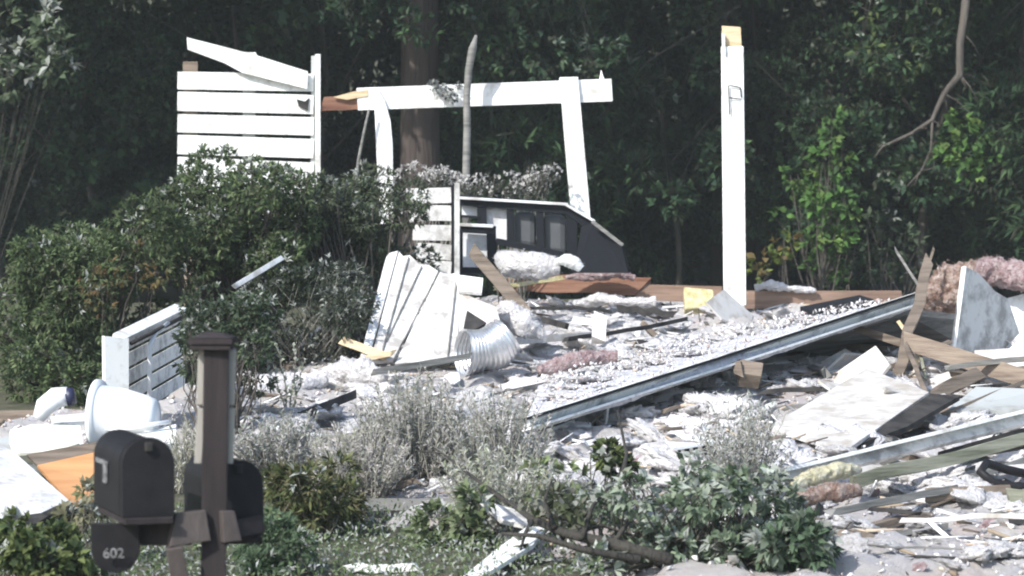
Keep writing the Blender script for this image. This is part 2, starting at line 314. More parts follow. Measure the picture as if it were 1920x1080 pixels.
def clump_leaves(clumps, per_m2, L, wd, whorl, pal, dust=0., dustcol=(.36, .38, .34), shell=.35, droop=0.):
    """clumps: (centre xyz, radii xyz); whorls of leaves on the shells of many lumps"""
    Cs, Ds, Ls, Ws, Cc = [], [], [], [], []; pal = np.array(pal)
    for c, r in clumps:
        c = np.array(c); r = np.array(r); k = max(6, int(per_m2 * 4 * math.pi * (np.mean(r) ** 2)))
        d = unit(rng.normal(size=(k, 3))); rad = 1 - shell * rng.random(k) ** 1.5
        rad *= 1 + .22 * (vnoise(d[:, 0] * 3 + c[0] * 5, d[:, 2] * 3 + c[2] * 5, 11) - .5) * 2
        p = c + d * r * rad[:, None]
        tw = rng.uniform(.65, 1.15, k) * (.7 + .6 * vnoise(p[:, 0] * 4, p[:, 2] * 4 + p[:, 1], 12)); tc = pal[rng.integers(0, len(pal), k)] * tw[:, None]
        dd = np.clip(.35 + .65 * d[:, 2], 0, 1); isd = rng.random(k) < dust * dd * 1.4
        tc[isd] = np.array(dustcol) * rng.uniform(.55, 1.15, (isd.sum(), 1))
        P_ = np.repeat(p, whorl, 0); out = unit(rng.normal(size=(k * whorl, 3))); out = unit(out + np.repeat(d, whorl, 0) * 1.0 + np.array([0, 0, .1 - droop]))
        Cs.append(P_); Ds.append(out); nl = k * whorl
        Ls.append(L * rng.uniform(.6, 1.25, nl)); Ws.append(wd * rng.uniform(.7, 1.2, nl)); Cc.append(np.repeat(tc, whorl, 0) * rng.uniform(.85, 1.15, (nl, 1)))
    return [np.concatenate(a) for a in (Cs, Ds, Ls, Ws, Cc)]
def pxc(lst):       # (px, py, Y, rpx[, ry metres]) -> clumps in metres
    out = []
    for t in lst:
        px, py, Y, r = t[:4]; m_ = M_PX(Y); rr = r * m_; out.append((P(px, py, Y)[:], (rr, rr * .9, rr * .85)))
    return out
def twigs(mb, clumps, base, r0=.02, n=6, sub=3):
    for c, r in clumps:
        c = Vector(c)
        for k in range(n):
            t = c + Vector((random.uniform(-1, 1) * r[0], random.uniform(-1, 1) * r[1], random.uniform(-.6, 1) * r[2])) * .9
            b = Vector(base) + Vector((random.uniform(-.12, .12), random.uniform(-.12, .12), 0)); mid = b.lerp(t, .5) + Vector((random.uniform(-.12, .12), random.uniform(-.1, .1), -.05))
            mb.tube([b, b.lerp(mid, .6), mid, mid.lerp(t, .5) + Vector((random.uniform(-.04, .04), 0, .02)), t], [r0, r0 * .8, r0 * .55, r0 * .35, r0 * .15], 5)
GREEN = [(.075, .112, .046), (.095, .138, .055), (.056, .086, .040), (.13, .165, .08), (.09, .108, .058)]
def shrub(name, lst, base, label, cat, per=260, L=.09, wd=.03, whorl=6, pal=GREEN, dust=.15, mat='leaf', group=None, n=5, r0=.018, stem='bark', **kw):
    b = Vector(base); t = empty(name, b); cl = pxc(lst)
    leaf_mesh('foliage', *clump_leaves(cl, per, L, wd, whorl, pal, dust, **kw), W[mat], t)
    mb = MB(); twigs(mb, cl, b, r0, n); mb.build('stems', W[stem], t, True)
    return tag(t, label, cat, group)
def fill(x0, y0, x1, y1, n, r, Y, jy=.6, top=None):
    out = []
    while len(out) < n:
        px, py = random.uniform(x0, x1), random.uniform(y0, y1)
        if top and py - r * .6 < top(px): continue
        out.append((px, py, Y + random.uniform(-jy, jy), r * random.uniform(.7, 1.2)))
    return out
btop = lambda px: np.interp(px, [0, 100, 200, 290, 340, 450, 600, 760, 830], [505, 432, 392, 352, 292, 304, 310, 314, 350])
shrub('rhododendron_bush', fill(0, 380, 330, 690, 34, 62, 19.4, .6, btop) + fill(0, 660, 200, 740, 9, 50, 18.6, .3), G(130, 19.4), 'broad dark green rhododendron bush at the left edge behind the white fixtures', 'bush', 420, .052, .018, 6, dust=.05)
shrub('rhododendron_bush', fill(290, 300, 560, 545, 30, 58, 20.3, .6, btop), G(440, 20.4), 'tall rhododendron bush under the upright slatted fence panel, its top whitened with dust', 'bush', 430, .052, .017, 6, dust=.10)
shrub('rhododendron_bush', fill(560, 310, 790, 500, 26, 48, 20.8, .5, btop), G(680, 20.4), 'dust-speckled rhododendron bush left of the leaning white siding panel', 'bush', 430, .05, .016, 6, dust=.15, pal=[(.08, .10, .055), (.10, .125, .07), (.06, .08, .05)])
shrub('laurel_bush', fill(350, 560, 500, 725, 24, 30, 16.4, .3), G(410, 16.2), 'grey-green bush behind the mailbox post hiding the tilted panel end', 'bush', 420, .042, .017, 6, dust=.2, pal=[(.06, .09, .05), (.08, .11, .06), (.05, .07, .042)], r0=.006)
shrub('bare_shrub', fill(470, 490, 690, 690, 26, 40, 19.4, .4), G(580, 19.6), 'half-bare dusty shrub with pale upright stems in the shade of the rhododendron', 'bush', 360, .045, .013, 5, dust=.25, pal=[(.04, .055, .035), (.06, .07, .05)], n=3, stem='twig', r0=.009)
shrub('browned_shrub', fill(170, 470, 290, 570, 6, 30, 18.5, .2), G(230, 18.6), 'small rust-brown patch of dying shrub against the left rhododendron', 'bush', 160, .05, .018, 5, dust=.08, pal=[(.13, .085, .035), (.10, .085, .035), (.07, .085, .04)], n=1, r0=.006)
shrub('browned_shrub', fill(600, 590, 690, 670, 6, 30, 20.2, .2), G(645, 20.2), 'small reddish-brown dead shrub beside the foot of the leaning white siding', 'bush', 130, .05, .02, 4, dust=.1, pal=[(.14, .06, .04), (.08, .05, .035), (.05, .05, .03)])
# ivy and dust on the far ledge
shrub('ivy_tangle', fill(720, 322, 900, 352, 14, 20, 23.6, .15), G(800, 23.8), 'dusty ivy tangle on the ledge under the white crossbeam, left of the broken snag', 'ivy', 600, .032, .013, 4, dust=.8, dustcol=(.62, .60, .58), mat='dryleaf', pal=[(.06, .07, .05), (.12, .12, .10)], n=2, stem='twig', r0=.008)
shrub('ivy_tangle', fill(900, 325, 1040, 365, 13, 20, 23.6, .15), G(960, 23.8), 'dusty ivy tangle above the dark window frame, right of the broken snag', 'ivy', 600, .032, .013, 4, dust=.6, dustcol=(.62, .60, .58), mat='dryleaf', pal=[(.06, .07, .05), (.12, .12, .10)], n=2, stem='twig', r0=.008)
# wispy plants
def wispy(name, px0, px1, py_top, Yb, nst, pal, label, cat='shrub', L=.034, wd=.0075, spread=.5, leaves=44, thick=.004, jy=.35, group=None, mat='dryleaf'):
    base = G((px0 + px1) / 2, Yb); t = empty(name, base); mb = MB(); Cs, Ds = [], []
    hm = base.z; htop = P(px0, py_top, Yb).z - hm; wx = (px1 - px0) / 2 * M_PX(Yb)
    for k in range(nst):
        u = random.uniform(-1, 1); v = random.uniform(-jy, jy); h = htop * random.uniform(.45, 1.02) * (1 - .35 * u * u)
        gx = base.x + u * wx * .55; gy = Yb + v * .6; b = Vector((gx, gy, Hs(gx, gy) - .03)); tip = Vector((base.x + u * wx + random.uniform(-.12, .12), Yb + v, b.z + h))
        mid = b.lerp(tip, .55) + Vector((-u * wx * .12, 0, h * .06)); pts = []
        for i in range(7):
            s_ = i / 6; pts.append((1 - s_) ** 2 * b + 2 * s_ * (1 - s_) * mid + s_ * s_ * tip + Vector((random.uniform(-1, 1), random.uniform(-1, 1), 0)) * .012)
        mb.tube(pts, [thick * (1.5 - s_ / 6) for s_ in range(7)], 3)
        for j in range(leaves):
            s_ = random.uniform(.15, 1); i = min(5, int(s_ * 6)); q_ = pts[i].lerp(pts[i + 1], s_ * 6 - i); Cs.append(q_[:])
            dv = Vector((random.uniform(-1, 1), random.uniform(-1, 1), random.uniform(.1, 1.3))).normalized(); Ds.append(dv[:])
    Cs = np.array(Cs); Ds = np.array(Ds); n_ = len(Cs); pal = np.array(pal); c = pal[rng.integers(0, len(pal), n_)] * rng.uniform(.7, 1.2, (n_, 1))
    leaf_mesh('foliage', Cs, Ds, L * rng.uniform(.5, 1.3, n_), wd * rng.uniform(.7, 1.3, n_), c, W[mat], t)
    mb.build('stems', W['twig'], t, True); return tag(t, label, cat, group)
SIL = [(.34, .345, .32), (.42, .42, .40), (.24, .26, .21), (.18, .20, .15), (.50, .48, .47)]
wispy('silver_shrub', 680, 890, 680, 14.6, 230, SIL, 'wispy silver-grey dusty shrub in the middle foreground, tallest of the pale wispy shrubs')
wispy('silver_shrub', 840, 1030, 720, 14.4, 190, SIL, 'wispy grey dusty shrub touching the lower end of the long gutter')
wispy('silver_shrub', 600, 750, 770, 14.0, 190, [(.38, .36, .33), (.5, .47, .45), (.26, .27, .2)], 'low beige-grey dusty shrub right of the olive bush')
wispy('silver_shrub', 440, 600, 760, 15.2, 130, SIL, 'pale dusty shrub just right of the mailbox post behind the olive bush')
wispy('silver_shrub', 320, 380, 760, 14.6, 50, [(.32, .32, .26), (.45, .44, .38), (.2, .2, .12)], 'beige dusty shrub showing between the two black mailboxes')
wispy('silver_shrub', 1320, 1460, 725, 14.2, 120, SIL, 'thin feathery grey shrub rising above the green shrub on the right', thick=.0025)
wispy('silver_shrub', 830, 1040, 820, 13.2, 130, [(.36, .38, .30), (.28, .31, .2), (.5, .5, .46)], 'grey-green leaning shrub above the white torn board')
shrub('olive_bush', fill(525, 870, 640, 1000, 16, 38, 13.0, .25), G(585, 13), 'rounded olive-green bush with brownish tips right of the mailboxes', 'bush', 700, .055, .014, 6, dust=.05, pal=[(.10, .12, .045), (.13, .145, .055), (.15, .14, .07), (.07, .09, .035)], stem='darktwig', r0=.008)
shrub('blue_green_shrub', fill(445, 990, 560, 1075, 9, 34, 11.8, .15), G(500, 11.9), 'blue-green soft shrub at the bottom edge right of the mailbox post', 'shrub', 800, .04, .012, 6, dust=.03, pal=[(.085, .13, .07), (.11, .16, .09), (.06, .095, .05)], stem='darktwig', r0=.006)
shrub('low_green_shrub', fill(775, 930, 930, 1035, 13, 32, 12.7, .2), G(860, 12.7), 'low light green broad-leaved shrub left of the white torn board', 'shrub', 420, .06, .032, 5, dust=.12, pal=[(.16, .20, .10), (.22, .26, .15), (.10, .13, .06)], stem='darktwig', r0=.006)
SAGE = [(.12, .165, .10), (.17, .22, .145), (.085, .12, .07), (.24, .29, .21), (.33, .37, .30)]
shrub('sage_green_shrub', fill(1120, 915, 1330, 1080, 22, 38, 12.3, .4) + fill(1240, 880, 1320, 920, 3, 24, 12.6, .1), G(1230, 12.3), 'large sage-green leafy shrub at bottom centre over the fallen branch', 'shrub', 330, .055, .030, 5, dust=.35, dustcol=(.42, .45, .40), pal=SAGE, stem='darktwig', r0=.01)
shrub('sage_green_shrub', fill(1310, 905, 1470, 1080, 18, 38, 12.4, .4) + fill(1340, 880, 1400, 910, 2, 24, 12.6, .1), G(1380, 12.5), 'leafy grey-green shrub directly below the feathery grey shrub', 'shrub', 330, .055, .030, 5, dust=.35, dustcol=(.42, .45, .40), pal=SAGE, stem='darktwig', r0=.01)
shrub('sage_green_shrub', fill(1440, 985, 1560, 1085, 13, 36, 12.1, .25), G(1480, 12.3), 'dark green low shrub at the right end of the leafy shrubs beside pale rubble', 'shrub', 360, .065, .034, 5, dust=.12, pal=[(.06, .10, .055), (.10, .15, .09), (.2, .25, .18)], stem='darktwig', r0=.01)
shrub('leafy_sprig', fill(1130, 815, 1185, 880, 6, 19, 13.6, .1), G(1160, 13.6), 'dark glossy leafy sprig standing upright against the white rubble', 'plant', 700, .05, .034, 4, dust=.06, pal=[(.03, .045, .02), (.05, .07, .03), (.12, .15, .05)], stem='darktwig', r0=.007)
shrub('leafy_sprig', fill(1000, 880, 1160, 985, 12, 30, 13.0, .2), G(1090, 13), 'pale green half-withered sprigs above the fallen branch', 'plant', 230, .06, .028, 4, dust=.3, pal=[(.16, .20, .09), (.09, .11, .05), (.28, .3, .22)], stem='darktwig', r0=.006, n=4)
shrub('groundcover_shrub', fill(0, 985, 160, 1075, 13, 36, 11.3, .2), G(80, 11.4), 'low yellow-green shrub at the bottom left corner', 'shrub', 480, .05, .028, 5, dust=.10, pal=[(.09, .12, .04), (.14, .17, .06), (.05, .075, .03)], stem='darktwig', r0=.006)
shrub('groundcover_shrub', fill(110, 915, 190, 975, 6, 26, 12.2, .15), G(150, 12.2), 'small beige-green shrub between the orange drawer and the front mailbox', 'shrub', 420, .05, .022, 5, dust=.35, pal=[(.16, .17, .08), (.25, .24, .15)], stem='darktwig', r0=.006)
# ground cover across the front: one uncountable mat of small leaves
n = 16000; y = rng.uniform(10.2, 13.6, n); px = rng.uniform(-60, 1150, n); x = (px - 960) / F * y; C0 = np.stack([x, y, H(x, y) + rng.uniform(0, .08, n)], 1)
pal = np.array([(.10, .14, .06), (.14, .18, .09), (.28, .30, .24), (.40, .41, .40), (.05, .08, .03)])
tag(leaf_mesh('ground_cover', C0, unit(rng.normal(size=(n, 3)) + [0, 0, .8]), rng.uniform(.012, .04, n), rng.uniform(.006, .015, n), pal[rng.integers(0, 5, n)] * rng.uniform(.8, 1.2, (n, 1)), W['dryleaf']), 'low dusty green ground cover across the front of the plot', 'ground cover', None, 'stuff')
# grasses poking from the left rubble edge
wispy('dry_weed', 525, 560, 570, 17.2, 5, [(.4, .42, .36), (.3, .33, .25)], 'single tall thin dusty weed before the dark shrub gap', 'weed', L=.035, wd=.02, leaves=40, jy=.02)
# fallen branch
t = empty('fallen_branch', G(1100, 12.2)); mb = MB()
def path(*pts): return [P(*p) for p in pts]
mb.tube(path((945, 935, 12.4), (1000, 975, 12.2), (1060, 1000, 12.1), (1150, 1020, 12.0), (1260, 1050, 11.9)), [.008, .016, .022, .026, .03], 8)
mb.tube(path((940, 1000, 12.0), (1010, 1005, 11.9), (1090, 1030, 11.9), (1200, 1050, 11.9)), [.006, .011, .015, .02], 7)
for a in (((1040, 990, 12.1), (1020, 940, 12.2), (1035, 900, 12.3)), ((1090, 1010, 12), (1110, 950, 12.2), (1150, 905, 12.4)), ((1000, 975, 12.2), (985, 1000, 12.1), (975, 1035, 12)), ((1150, 1020, 12), (1190, 960, 12.2), (1240, 920, 12.4)), ((1060, 1000, 12.1), (1130, 985, 12.2), (1190, 1005, 12.1)), ((955, 945, 12.4), (900, 905, 12.8), (830, 850, 13.3), (780, 845, 13.5)), ((1165, 905, 12.6), (1175, 850, 13.3), (1158, 770, 13.8))):
    mb.tube(path(*a), [.014, .009, .005, .004][:len(a)], 5)
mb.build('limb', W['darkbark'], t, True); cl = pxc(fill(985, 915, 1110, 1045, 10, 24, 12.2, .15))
leaf_mesh('leaves', *clump_leaves(cl, 130, .06, .03, 3, [(.05, .06, .03), (.1, .12, .06), (.25, .25, .2)], .2), W['leaf'], t)
tag(t, 'dark fallen tree branch with forked twigs lying at bottom centre', 'branch')
# ------------------------------------------------------------------ the wood behind
def crown_mesh(name, clumps, per, L, wd, whorl, pal, dust=0):
    o = leaf_mesh(name, *clump_leaves(clumps, per, L, wd, whorl, pal, dust, (.10, .13, .10)), W['leaf']); me = o.data; bpy.data.objects.remove(o); return me
def rclumps(n, R0, r, zlo, zhi, taper=.5):
    out = []
    for k in range(n):
        z_ = random.uniform(0, 1); a = random.uniform(0, 6.28); q_ = R0 * (1 - taper * z_) * math.sqrt(random.random())
        rr = r * random.uniform(.6, 1.25); out.append(((q_ * math.cos(a), q_ * math.sin(a), zlo + (zhi - zlo) * z_), (rr, rr, rr * .7)))
    return out
DK = [(.034, .074, .040), (.046, .092, .044), (.028, .056, .034), (.062, .112, .048), (.046, .054, .034)]
UND = [crown_mesh('crown', rclumps(24, 1.5, .55, .3, 4.6), 60, .11, .05, 5, DK, .06), crown_mesh('crown', rclumps(15, 1.7, .42, 1.2, 5.2, .2), 45, .16, .10, 4, DK, .05), crown_mesh('crown', rclumps(17, 1.3, .6, .2, 4.2, .7), 34, .20, .035, 7, DK, .05)]
CAN = [crown_mesh('crown', rclumps(34, 3.6, 1.5, 6.6, 15, .35), 11, .42, .24, 4, DK) for _ in range(2)]
def trunk_mesh(r, h, bend=.2, forks=4, zf=5.5):
    mb = MB(); pts = [Vector((bend * math.sin(i * .7 + r * 9) * i / 8, bend * math.cos(i * .5) * i / 10, h * i / 8 - .3)) for i in range(9)]
    mb.tube(pts, [r * (1.25 if i == 0 else 1) * (1 - .6 * i / 8) for i in range(9)], 12)
    for k in range(forks):
        b = pts[min(7, 4 + k % 4)]; a = random.uniform(0, 6.28); e = b + Vector((math.cos(a) * 2.2, math.sin(a) * 2.2, 1.8)); mb.tube([b, b.lerp(e, .5) + Vector((0, 0, .3)), e], [r * .35, r * .2, r * .08], 6)
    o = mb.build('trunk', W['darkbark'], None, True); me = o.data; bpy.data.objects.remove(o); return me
TR = [trunk_mesh(.20, 12), trunk_mesh(.30, 13)]; UTR = trunk_mesh(.06, 4.2, .35, 5)
def tree(name, x, y, crown, trunk, s, label, cat, group=None, rz=None, tm=None):
    t = empty(name, (x, y, Hs(x, y)), (0, 0, random.uniform(0, 6.28) if rz is None else rz)); t.scale = (s, s, s)
    for nm, me in (('crown', crown), ('trunk', trunk)):
        o = bpy.data.objects.new(nm, me); COL.objects.link(o); o.parent = t
    return tag(t, label, cat, group)
k = 0
for (x, y) in [(-12, 30.5), (-7.9, 30.8), (-2.72, 34.2), (2.6, 34.4), (7.0, 30.6), (11, 31), (-5.6, 36.8), (3.1, 36.8), (9.6, 32.6), (-11, 36.5), (-7, 37.5), (.6, 38.5), (6, 37.5), (10.4, 37), (-14, 39), (-9, 40), (-4, 40.5), (.8, 40), (5, 40.5), (9.6, 40), (14, 38), (-15.5, 34), (15.5, 34)]:
    inframe = abs(x / y * F) < 1000 and y > 31
    r_ = tree('added_shade_tree', x, y, CAN[k % 2], TR[k % 2], random.uniform(.9, 1.1), 'tall dark tree added to shade the wood, its high crown out of view', 'tree', 'tall trees added to shade the wood behind the house'); k += 1  # added so their unseen crowns keep the sun off the wood
    if 34 < y < 34.5 and abs(x) < 3: r_.children[1].scale = (.5, .5, 1)
tree('conifer_tree', *[v for v in (P(787, 300, 31.3).x, 31.3)], CAN[0], trunk_mesh(.25, 13, .03, 2), 1, 'thick reddish-brown straight trunk rising behind the white crossbeam', 'tree')
bpy.data.objects['conifer_tree'].children[1].data.materials[0] = W['redbark']
def anchor(px):
    for lim, tx in ((150, 'at the far left edge of the wood'), (330, 'left of the upright fence panel'), (620, 'behind the upright fence panel'), (850, 'around the thick reddish trunk'), (1060, 'under the right half of the crossbeam'), (1230, 'right of the leaning column'), (1420, 'behind the tall white column'), (1620, 'behind the bright green sapling'), (1800, 'behind the hanging grey branch')):
        if px < lim: return tx
    return 'at the far right edge of the wood'
def under(px, Y, s, label, m=None, group=None, name='understory_tree'):
    label = ('nearer' if Y < 36.4 else 'deeper') + ' ' + ['dense dark', 'airy broad-leaved', 'drooping long-leaved'][(int(px) // 7) % 3] + ' understory tree ' + anchor(px)
    tree(name, (px - 960) / F * Y, Y, UND[(int(px) // 7) % 3], UTR, s, label, 'tree', group)
for i in range(46):
    Y = 32.5 + (i % 4) * 2.6 + random.uniform(-.5, .5); px = -150 + (i * 173) % 2250 + random.uniform(-60, 60)
    if 690 < px < 880 and Y < 36: px += 220
    under(px, Y, random.uniform(.65, 1.15), 'dark leafy understory tree in the shade behind the ruined house', group='understory trees of the dark wood')
# a far wall of leaves closing the wood
n = 40000; y = rng.uniform(43, 53, n); x = rng.uniform(-16, 16, n); z = rng.uniform(-.2, 10.5, n) + 1
keep = vnoise(x * 1.3, z * 1.3, 21) * .6 + vnoise(x * 3 + y, z * 3, 22) * .4 > .36; x, y, z = x[keep], y[keep], z[keep]; n = len(x); pal = np.array(DK)
tag(leaf_mesh('far_wood', np.stack([x, y, z + (y - 48).clip(0) * .25], 1), unit(rng.normal(size=(n, 3))), rng.uniform(.2, .5, n), rng.uniform(.12, .25, n), pal[rng.integers(0, 5, n)] * .8, W['leaf']), 'far dark mass of the wood closing the view', 'wood', None, 'stuff')
# lighter saplings
LG = [(.075, .16, .04), (.10, .20, .05), (.06, .12, .035), (.14, .22, .06)]
sp = fill(1500, 330, 1590, 470, 12, 28, 29, .3) + [(1562, 215, 29, 16), (1560, 250, 29, 22), (1545, 290, 29, 26), (1570, 310, 29, 28), (1495, 340, 29, 20), (1470, 330, 29, 16), (1463, 405, 29, 13), (1540, 500, 29, 30), (1565, 530, 29, 22), (1590, 400, 29, 20)]
shrub('green_sapling', sp, G(1550, 29), 'bright green sapling standing right of the tall white column', 'tree', 80, .10, .065, 4, pal=LG, dust=0, n=2, r0=.012)
shrub('green_sapling', [(1435, 490, 28.5, 22), (1460, 470, 28.5, 20), (1480, 455, 28.5, 16), (1425, 510, 28.5, 16)], G(1450, 28.5), 'low yellow-green shoot at the foot of the tall white column', 'tree', 55, .11, .07, 4, pal=[(.17, .22, .05), (.12, .16, .04), (.2, .15, .06)], dust=0, n=2, r0=.01)
shrub('green_sapling', fill(1690, 400, 1720, 520, 6, 22, 30, .3) + fill(1620, 400, 1690, 510, 5, 20, 30, .3), G(1680, 30), 'dull green thin sapling left of the leaning splintered timber', 'tree', 30, .09, .05, 4, pal=[(.06, .09, .05), (.1, .13, .08)], dust=.1, n=2, r0=.01)
t = empty('hanging_branch', P(1810, 0, 30)); mb = MB()
mb.tube(path((1817, -60, 30), (1808, 30, 30), (1800, 80, 30), (1800, 140, 30), (1770, 175, 30), (1748, 225, 29.9), (1710, 250, 29.9), (1655, 275, 29.8), (1640, 295, 29.8)), [.05, .045, .042, .045, .03, .024, .02, .014, .008], 8)
mb.tube(path((1748, 225, 29.9), (1746, 280, 29.9), (1728, 320, 29.9), (1700, 350, 29.8)), [.016, .014, .011, .006], 6)
mb.tube(path((1800, 140, 30), (1812, 165, 30)), [.03, .01], 6)

for q_ in range(16):
    a_ = Vector(random.choice(path((1800, 140, 30), (1770, 175, 30), (1748, 225, 29.9), (1710, 250, 29.9), (1746, 280, 29.9), (1804, 60, 30), (1728, 320, 29.9)))); e_ = a_ + Vector((random.uniform(-.3, .3), random.uniform(-.2, .2), random.uniform(-.35, .1))); mb.tube([a_, a_.lerp(e_, .5) + Vector((0, 0, .03)), e_], [.009, .006, .003], 4)
mb.build('limb', W['bark'], t, True)
leaf_mesh('leaves', *clump_leaves(pxc([(1800, 235, 29.9, 30), (1835, 250, 29.9, 26), (1810, 285, 29.9, 34), (1780, 265, 29.9, 26), (1845, 300, 29.9, 24), (1825, 325, 29.9, 22), (1765, 300, 29.9, 14)]), 45, .11, .08, 4, LG), W['leaf'], t)
leaf_mesh('withered_leaves', *clump_leaves(pxc([(1650, 270, 29.8, 10), (1690, 360, 29.8, 14), (1660, 330, 29.8, 12), (1672, 400, 29.8, 12)]), 60, .07, .03, 3, [(.3, .32, .27), (.1, .12, .08)]), W['leaf'], t)
tag(t, 'bent grey branch hanging from above at upper right, with a bright leafy bunch', 'branch')
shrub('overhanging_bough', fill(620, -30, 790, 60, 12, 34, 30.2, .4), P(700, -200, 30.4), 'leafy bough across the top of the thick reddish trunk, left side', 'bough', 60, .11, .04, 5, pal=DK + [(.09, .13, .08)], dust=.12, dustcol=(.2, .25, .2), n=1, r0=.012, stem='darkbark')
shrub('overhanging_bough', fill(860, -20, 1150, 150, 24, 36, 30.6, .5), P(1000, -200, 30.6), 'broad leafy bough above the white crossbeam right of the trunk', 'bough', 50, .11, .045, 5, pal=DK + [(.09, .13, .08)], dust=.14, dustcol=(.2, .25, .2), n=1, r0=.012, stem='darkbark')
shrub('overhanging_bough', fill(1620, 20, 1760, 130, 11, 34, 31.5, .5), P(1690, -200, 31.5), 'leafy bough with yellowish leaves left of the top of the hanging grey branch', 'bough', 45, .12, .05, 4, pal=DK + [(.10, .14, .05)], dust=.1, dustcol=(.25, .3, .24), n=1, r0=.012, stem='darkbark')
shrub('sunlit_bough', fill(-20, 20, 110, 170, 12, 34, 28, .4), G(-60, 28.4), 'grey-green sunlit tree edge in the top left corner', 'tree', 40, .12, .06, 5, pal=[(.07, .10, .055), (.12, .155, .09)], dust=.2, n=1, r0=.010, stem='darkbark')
# ------------------------------------------------------------------ mailboxes on the post
YM = 9.0; PXM = F / YM
t = empty('mailbox_post', P(392, 1080, YM) - Vector((0, 0, 1.05)))
mb = MB(); mb.beam(P(389, 1080, YM) - Vector((0, 0, 1.1)), P(406, 652, YM), .082, .082, seg=1); mb.build('post', W['postbrown'], t, bevel=.004)
for (a, b) in (((371, 868), (378, 765)), ((430, 868), (434, 765)), ((375, 758), (379, 655)), ((433, 758), (436, 655))):
    mb = MB(); mb.beam(P(a[0], a[1], YM + .02), P(b[0], b[1], YM + .02), .024, .05, seg=1); mb.build('trim_strip', W['trim'], t, bevel=.002)
mb = MB(); c = P(398, 650, YM)
mb.box(c, (.066, 0, 0), (0, .066, 0), (0, 0, .008)); mb.box(c + Vector((0, 0, .019)), (.072, 0, 0), (0, .072, 0), (0, 0, .009))
b = len(mb.v); mb.v += [c + Vector((sx * .07, sy * .07, .03)) for sx, sy in ((-1, -1), (1, -1), (1, 1), (-1, 1))] + [c + Vector((sx * .02, sy * .02, .048)) for sx, sy in ((-1, -1), (1, -1), (1, 1), (-1, 1))]
mb.f += [(b, b + 1, b + 5, b + 4), (b + 1, b + 2, b + 6, b + 5), (b + 2, b + 3, b + 7, b + 6), (b + 3, b, b + 4, b + 7), (b + 4, b + 5, b + 6, b + 7), (b + 3, b + 2, b + 1, b)]
mb.build('cap', W['postbrown'], t, bevel=.002)
mb = MB(); mb.slab(path((330, 962, 8.90), (386, 956, 8.93), (396, 1014, 8.93), (318, 1026, 8.88)), .05); mb.build('bracket', W['armbrown'], t, bevel=.003)
mb = MB(); mb.slab(path((416, 958, 8.93), (440, 958, 8.95), (454, 1014, 8.95), (420, 1018, 8.93)), .05); mb.build('bracket', W['armbrown'], t, bevel=.003)
mb = MB(); mb.beam(P(268, 1002, 9.02), P(350, 1002, 8.98), .07, .09, seg=1); mb.build('arm', W['postbrown'], t, bevel=.003)
mb = MB(); mb.beam(P(430, 995, 9.03), P(478, 985, 9.12), .06, .09, seg=1); mb.build('arm', W['postbrown'], t, bevel=.003)
mb = MB(); mb.beam(P(326, 1024, 8.9), P(345, 1140, 8.94), .055, .05, seg=1); mb.build('brace', W['armbrown'], t, bevel=.003)
tag(t, 'dark brown square mailbox post with a flat cap and pale side trim', 'mailbox post')
